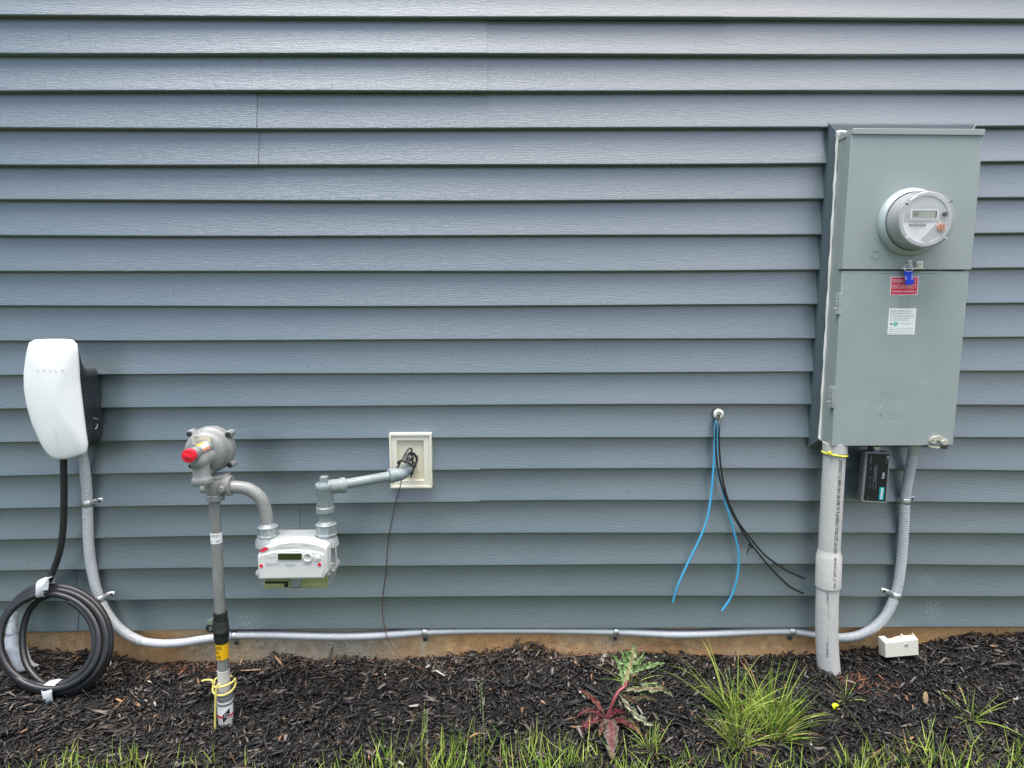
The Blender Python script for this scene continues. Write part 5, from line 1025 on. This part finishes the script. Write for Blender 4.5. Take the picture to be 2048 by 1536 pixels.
tuft(1478, 1488, 130, .11, .9, 'low sprawling tuft with dry stems just in front of the largest clump', dry=.35, width=.0024, base_r=.03, seed=31)
tuft(1550, 1470, 110, .15, 1.1, 'tuft of long arching blades on the right flank of the largest clump', dry=.2, width=.0026, base_r=.03, seed=33, toward=(.7, -.2, 0))
tuft(1302, 1500, 75, .085, .8, 'small bright tuft at the right foot of the red leaved weed', dry=.22, width=.0022, base_r=.014, seed=5)
tuft(1690, 1400, 26, .085, 1.1, 'sparse wispy tuft between the thick conduit and the cream box, yellow petal below it', dry=.3, width=.0020, base_r=.006, seed=6)
tuft(1943, 1437, 22, .110, 1.4, 'sparse tuft of spreading blades at the far right of the mulch', dry=.1, width=.0032, base_r=.006, seed=8)
tuft(1262, 1368, 22, .12, 1.3, 'thin blades spreading behind the weed stem', dry=.15, width=.0022, base_r=.010, seed=9)

def lawn():
    random.seed(17); B = Blades()
    XS = [-60, 60, 100, 250, 330, 400, 470, 640, 720, 860, 1000, 1110, 1180, 1260, 1330, 1420, 1500, 1620, 1760, 1850, 1950, 2100]
    DN = [.15, .3, .8, .75, .3, .6, .3, .3, .75, 1, 1, .95, .8, .85, .5, .45, .5, .4, .8, .95, .8, .85]
    YF = [1545, 1530, 1515, 1512, 1530, 1518, 1532, 1530, 1505, 1490, 1485, 1490, 1500, 1500, 1515, 1520, 1520, 1525, 1500, 1495, 1505, 1500]
    n = 0
    while n < 7000:
        n += 1; px = random.uniform(-120, 2170); yf = float(np.interp(px, XS, YF)); py = yf + random.random() ** 1.2 * 190
        if random.random() > float(np.interp(px, XS, DN)) * min(1, .22 + (py - yf) / 38) * (.25 + .75 * (noise.noise(Vector((px * .013, py * .02, 5))) > -.08)): continue
        g = GP(px, py) + Vector((0, 0, -.003)); c = random.choice(GREENS); L_ = random.uniform(.03, .075) * (1.2 if 720 < px < 1150 else 1)
        if random.random() < .09: c = random.choice(DRY)
        if random.random() < .06: L_ *= 1.7
        B.blade(g, (random.gauss(0, .38), random.gauss(.05, .35), 1), L_, random.uniform(.0018, .0038), random.uniform(.1, .9), c, tuple(q * 1.3 for q in c), 5)
    for _ in range(16000):
        x = random.uniform(-3, 3); o = random.uniform(.60, 1.7); c = random.choice(GREENS)
        B.blade(Vector((x, -o, float(ground_z(x, o)) - .003)), (random.gauss(0, .4), random.gauss(0, .4), 1), random.uniform(.04, .085), random.uniform(.003, .0055), random.uniform(.2, .9), c, tuple(q * 1.2 for q in c), 4)
    # long wisps that stand above the rest
    for px, py, tx_, ty_ in ((840, 1520, 850, 1400), (905, 1500, 905, 1440), (905, 1480, 882, 1380), (925, 1530, 895, 1430), (800, 1530, 830, 1430), (770, 1530, 763, 1425), (430, 1530, 424, 1480), (1075, 1500, 1098, 1415), (1040, 1530, 1055, 1450), (985, 1500, 1005, 1440), (1750, 1530, 1725, 1450), (1760, 1525, 1680, 1400), (1880, 1530, 1830, 1455), (1900, 1525, 1795, 1478), (1960, 1530, 1948, 1440), (2000, 1520, 2040, 1478)):
        g = GP(px, min(py, 1530)); t = P(tx_, ty_, -g.y + .03); d = t - g; c = random.choice(GREENS); B.blade(g, d + Vector((0, 0, d.length * .12)), d.length * 1.03, .0026, .35, c, tuple(q * 1.3 for q in c), 9)
    o_ = B.build('lawn_grass'); tag(o_, 'short green lawn grass along the front edge of the mulch', 'grass', kind='stuff')
lawn()
def seed_stalk(px, py, tx_, ty_, label, o_up=.02):
    g = GP(px, py); t = thing('seed_stalk', g, label, 'grass stalk', 'grass stalks with seed heads'); tp = P(tx_, ty_, -g.y + o_up); ptsl = catmull([g, g.lerp(tp, .5) + Vector((.004, 0, 0)), tp], .01)
    MB().tube(ptsl, lambda f: .0011 - .0004 * f, 6).build('stalk', 'seedhead', t); mb = MB(); random.seed(int(px)); h = (tp - g); l = h.length
    for k in range(14):
        q = g.lerp(tp, .62 + .38 * k / 13) + Vector((.0016 * (-1) ** k, 0, 0)); mb.tube([q, q + Vector((.0022 * (-1) ** k, -.001, .0045)), q + Vector((.0014 * (-1) ** k, -.001, .009))], lambda f: .0013 * math.sin(.4 + f * 2.4), 5)
    mb.build('seed_head', 'seedhead', t)
seed_stalk(968, 1528, 961, 1366, 'tall seed stalk standing alone left of the weed, over the lawn edge')
seed_stalk(1870, 1530, 1858, 1440, 'short seed stalk right of the tan stick at the bottom right')
seed_stalk(850, 1532, 852, 1424, 'thin stalk left of the tall seed stalk at the lawn edge')
seed_stalk(1960, 1532, 1934, 1452, 'leaning seed stalk in the bottom right corner grass')

# ------------------------------------------------------------------ the weed
wd_ = thing('weed_plant', GP(1222, 1440), 'tall weed with red stem, red lower leaves and toothed green upper leaves', 'weed')
def leaf(pts, width, col, tipcol, rib, seed, lobes=6, tooth=.8, cup=.3):
    """toothed leaf along a midrib of (px, py, o)"""
    random.seed(seed); mid = catmull([GP(x, y) + Vector((0, 0, -h)) if h < 0 else P(x, y, h) for x, y, h in pts], .003); n = 60; mid = [mid[int(i * (len(mid) - 1) / (n - 1))] for i in range(n)]; V = []; Cc = []; W = [-1, -.55, -.10, .10, .55, 1]; col = [c_ * 1.0 for c_ in col]
    for i in range(n):
        f = i / (n - 1); t = (mid[min(i + 1, n - 1)] - mid[max(i - 1, 0)]).normalized(); vw = (EYEP - mid[i]).normalized(); vw = (vw + Vector((0, 0, .5))).normalized(); sd_ = t.cross(vw).normalized(); nn = sd_.cross(t)
        g_ = max(0, min(1, (f - .14) / .86)); env = width * (abs(math.sin(g_ ** .8 * math.pi)) ** .65 * .95 + .10 * (1 - f))
        for k, q in enumerate(W):
            ph = (f * lobes + (.0 if q > 0 else .5)) % 1; lob = (1 - tooth * (ph ** 1.5)) * (1 - .28 * ((f * lobes * 3.3 + q) % 1)) * random.uniform(.86, 1.08); ee = env * (lob if abs(q) == 1 else (.5 + .5 * lob))
            V.append(mid[i] + sd_ * (q * (ee if abs(q) > .2 else width * .5)) + nn * (cup * env * (abs(q) ** 1.5) * (1 + .6 * math.sin(f * 11 + seed)) + .22 * env * math.sin(f * 19 + k * 2.0 + seed)))
            fm = max(0, min(1, f + 1.3 * noise.noise(Vector((f * 5, q * 1.5, seed * 3.1))))); c_ = [col[j] + (tipcol[j] - col[j]) * fm for j in range(3)]
            if abs(q) < .2: c_ = [a * .55 + b * .45 for a, b in zip(c_, rib)]
            v_ = random.uniform(.75, 1.25); Cc.append((*[a * v_ for a in c_], 1))
    mb = MB(); mb.add(V, [(i * 6 + j, i * 6 + j + 1, (i + 1) * 6 + j + 1, (i + 1) * 6 + j) for i in range(n - 1) for j in range(5)])
    o_ = mb.build('leaf', 'leaf', wd_, ang=80, col=Cc); s_ = o_.modifiers.new('solid', 'SOLIDIFY'); s_.thickness = .0006
    return o_
GRN, PAL, RED, DK, RIB, PNK = (.13, .23, .06), (.24, .34, .15), (.105, .022, .026), (.10, .065, .05), (.30, .05, .08), (.42, .17, .17)
mb = MB(); wo_ = -GP(1215, 1450).y
stem = [(1213, 1462, wo_), (1213, 1440, wo_ + .012), (1219, 1422, wo_ + .02), (1228, 1400, wo_ + .022), (1238, 1382, wo_ + .015), (1250, 1372, wo_ + .005), (1258, 1352, wo_ - .03), (1264, 1328, wo_ - .07)]
st = catmull(PP(stem), .004); C_ = []
o_ = MB().tube(st, lambda f: .0050 - .0028 * f, 10).build('stem', 'red', wd_, ang=80)
MAT['stem'] = simple('pink_red_stem', (.27, .065, .07), .45, 0, .18, .1, 80); o_.data.materials.clear(); o_.data.materials.append(MAT['stem'])
W_ = wo_
leaf([(1245, 1374, W_), (1256, 1345, W_ - .03), (1264, 1320, W_ - .06), (1267, 1298, W_ - .085), (1263, 1282, W_ - .09)], .017, PAL, GRN, PNK, 1, 6)
leaf([(1245, 1372, W_ - .01), (1243, 1345, W_ - .04), (1236, 1322, W_ - .06), (1222, 1308, W_ - .06)], .012, PAL, GRN, PAL, 2, 5)
leaf([(1262, 1348, W_ - .03), (1280, 1338, W_ - .03), (1305, 1330, W_ - .02), (1330, 1326, W_ - .01)], .011, PAL, GRN, PAL, 3, 6, .65)
leaf([(1255, 1338, W_ - .05), (1256, 1318, W_ - .07), (1250, 1300, W_ - .08)], .010, GRN, GRN, GRN, 4, 4)
leaf([(1268, 1345, W_ - .04), (1278, 1325, W_ - .06), (1290, 1312, W_ - .07)], .009, GRN, GRN, GRN, 14, 4)
leaf([(1240, 1384, W_ + .01), (1265, 1379, W_ + .01), (1295, 1377, W_ + .01), (1320, 1379, W_ + .01), (1337, 1386, W_), (1347, 1395, W_)], .014, (.16, .20, .09), (.14, .21, .10), PNK, 5, 4, .7)
leaf([(1238, 1388, W_ + .02), (1254, 1410, W_ + .03), (1273, 1431, W_ + .035), (1292, 1446, W_ + .035), (1308, 1451, W_ + .03)], .013, (.24, .30, .18), (.36, .43, .28), PNK, 6, 4, .7)
leaf([(1232, 1412, W_), (1250, 1403, W_), (1270, 1398, W_ - .01), (1290, 1394, W_ - .01), (1315, 1402, W_ - .01)], .010, (.10, .12, .06), (.10, .14, .06), RIB, 7, 4)
leaf([(1210, 1446, -.02), (1195, 1428, -.03), (1178, 1411, -.03), (1160, 1392, -.02)], .011, RED, (.12, .085, .04), RIB, 8, 6, .6)
leaf([(1210, 1450, -.02), (1190, 1443, -.03), (1172, 1440, -.028), (1154, 1442, -.015)], .011, RED, DK, RIB, 9, 7, .6)
leaf([(1208, 1453, -.02), (1190, 1460, -.03), (1174, 1468, -.028), (1160, 1483, -.016)], .017, DK, RED, RIB, 10, 5, .5)
leaf([(1216, 1450, -.02), (1230, 1442, -.028), (1250, 1437, -.018)], .011, RED, RED, RIB, 11, 5, .6)
leaf([(1218, 1455, -.025), (1222, 1478, -.04), (1222, 1503, -.035), (1224, 1535, -.02)], .024, DK, (.14, .12, .10), RIB, 12, 4, .3)
leaf([(1222, 1452, -.02), (1244, 1462, -.03), (1264, 1470, -.028), (1286, 1482, -.014)], .017, RED, (.10, .10, .05), RIB, 13, 5, .5)
leaf([(1250, 1366, W_ - .02), (1262, 1340, W_ - .045), (1276, 1322, W_ - .06), (1290, 1303, W_ - .07)], .008, GRN, PAL, PAL, 21, 5)
leaf([(1250, 1360, W_ - .02), (1250, 1335, W_ - .05), (1247, 1315, W_ - .07), (1240, 1298, W_ - .08)], .009, PAL, GRN, GRN, 22, 5)
leaf([(1236, 1396, W_ + .01), (1250, 1392, W_ + .01), (1268, 1404, W_ + .01), (1282, 1412, W_)], .008, (.15, .2, .08), DK, RIB, 23, 4)
leaf([(1216, 1452, -.02), (1206, 1470, -.03), (1198, 1490, -.025)], .012, DK, (.12, .1, .05), RIB, 24, 4, .5)
MB().tube(catmull(PP([(1213, 1455, W_), (1215, 1440, W_ + .012), (1221, 1448, W_ + .02)]), .003), .0045, 8).build('crown', MAT['stem'], wd_)
# ------------------------------------------------------------------ bits on the mulch
yl = thing('fallen_petal', GP(1669, 1420), 'small bright yellow petal lying on the mulch', 'petal')
q = GP(1669, 1422) + Vector((0, -.004, .016)); ringp = []
mb = MB(); V = [q] + [q + Vector((math.cos(t) * .0085 * (1 + .2 * math.sin(3 * t)), -.003 * math.sin(t * 2), math.sin(t) * .010)) for t in np.linspace(0, 2 * math.pi, 14, endpoint=False)]
mb.add(V, [(0, 1 + i, 1 + (i + 1) % 14) for i in range(14)]); o_ = mb.build('petal_blade', 'yellowleaf', yl); o_.modifiers.new('solid', 'SOLIDIFY').thickness = .001
def chip(px, py, L_, W__, ang, lift, mat, label, name='wood_chip', tilt=.15, grp=None):
    g = GP(px, py) + Vector((0, 0, lift)); a = math.radians(ang); X = Vector((math.cos(a), math.sin(a) * .6, math.sin(a) * tilt * 3)).normalized(); Y = X.cross(Vector((0, .5, .85))).normalized(); Z = X.cross(Y); mb = MB(); rings = []
    for t, k in ((-.5, .45), (-.3, .9), (.1, 1), (.35, .75), (.5, .25)): rings.append([g + X * (t * L_) + Y * (a_ * W__ / 2 * k) + Z * (b_ * W__ * .16 * k) for a_, b_ in ((-1, -1), (1, -1), (1.05, 1), (-.95, 1))])
    mb.loft(rings); o_ = fix_normals(mb.build(name, mat, None, .0004)); tag(o_, label, 'wood chip' if name == 'wood_chip' else 'stick', grp)
chip(1850, 1410, .034, .014, 88, .022, 'twig', 'short upright tan stick poking out of the mulch at the right', 'tan_stick', 1.2)
MAT['chipgrey'] = simple('weathered_grey_chip', (.16, .145, .12), .8, 0, .2, .6, 160, .4, (1, 6, 6)); MAT['chipblack'] = simple('dyed_black_chip', (.022, .021, .02), .7, 0, .25, .7, 160); MAT['chiptan'] = simple('raw_tan_chip', (.42, .27, .15), .75, 0, .15, .5, 160)
chip(505, 1322, .085, .012, 30, .016, 'chipgrey', 'long grey wood splinter leaning on the foundation right of the riser', tilt=.45)
chip(515, 1348, .10, .010, 4, .014, 'chiptan', 'long tan wood splinter lying just right of the gas riser')
chip(68, 1404, .055, .014, -4, .012, 'chipgrey', 'flat grey wood chip in front of the cable coil')
chip(1190, 1390, .07, .020, -38, .014, 'chipblack', 'large dark plank shaped chip left of the weed stem')
chip(1075, 1296, .06, .012, -35, .014, 'chipblack', 'black splinter heaped against the foundation in the middle')
chip(600, 1452, .05, .009, 18, .012, 'chipgrey', 'curved pale splinter right of the riser foot')
chip(240, 1408, .026, .010, -30, .012, 'chiptan', 'small tan chip to the right of the coil bottom')
chip(700, 1440, .05, .012, 25, .012, 'chipblack', 'broad dark chip in the middle left of the mulch')
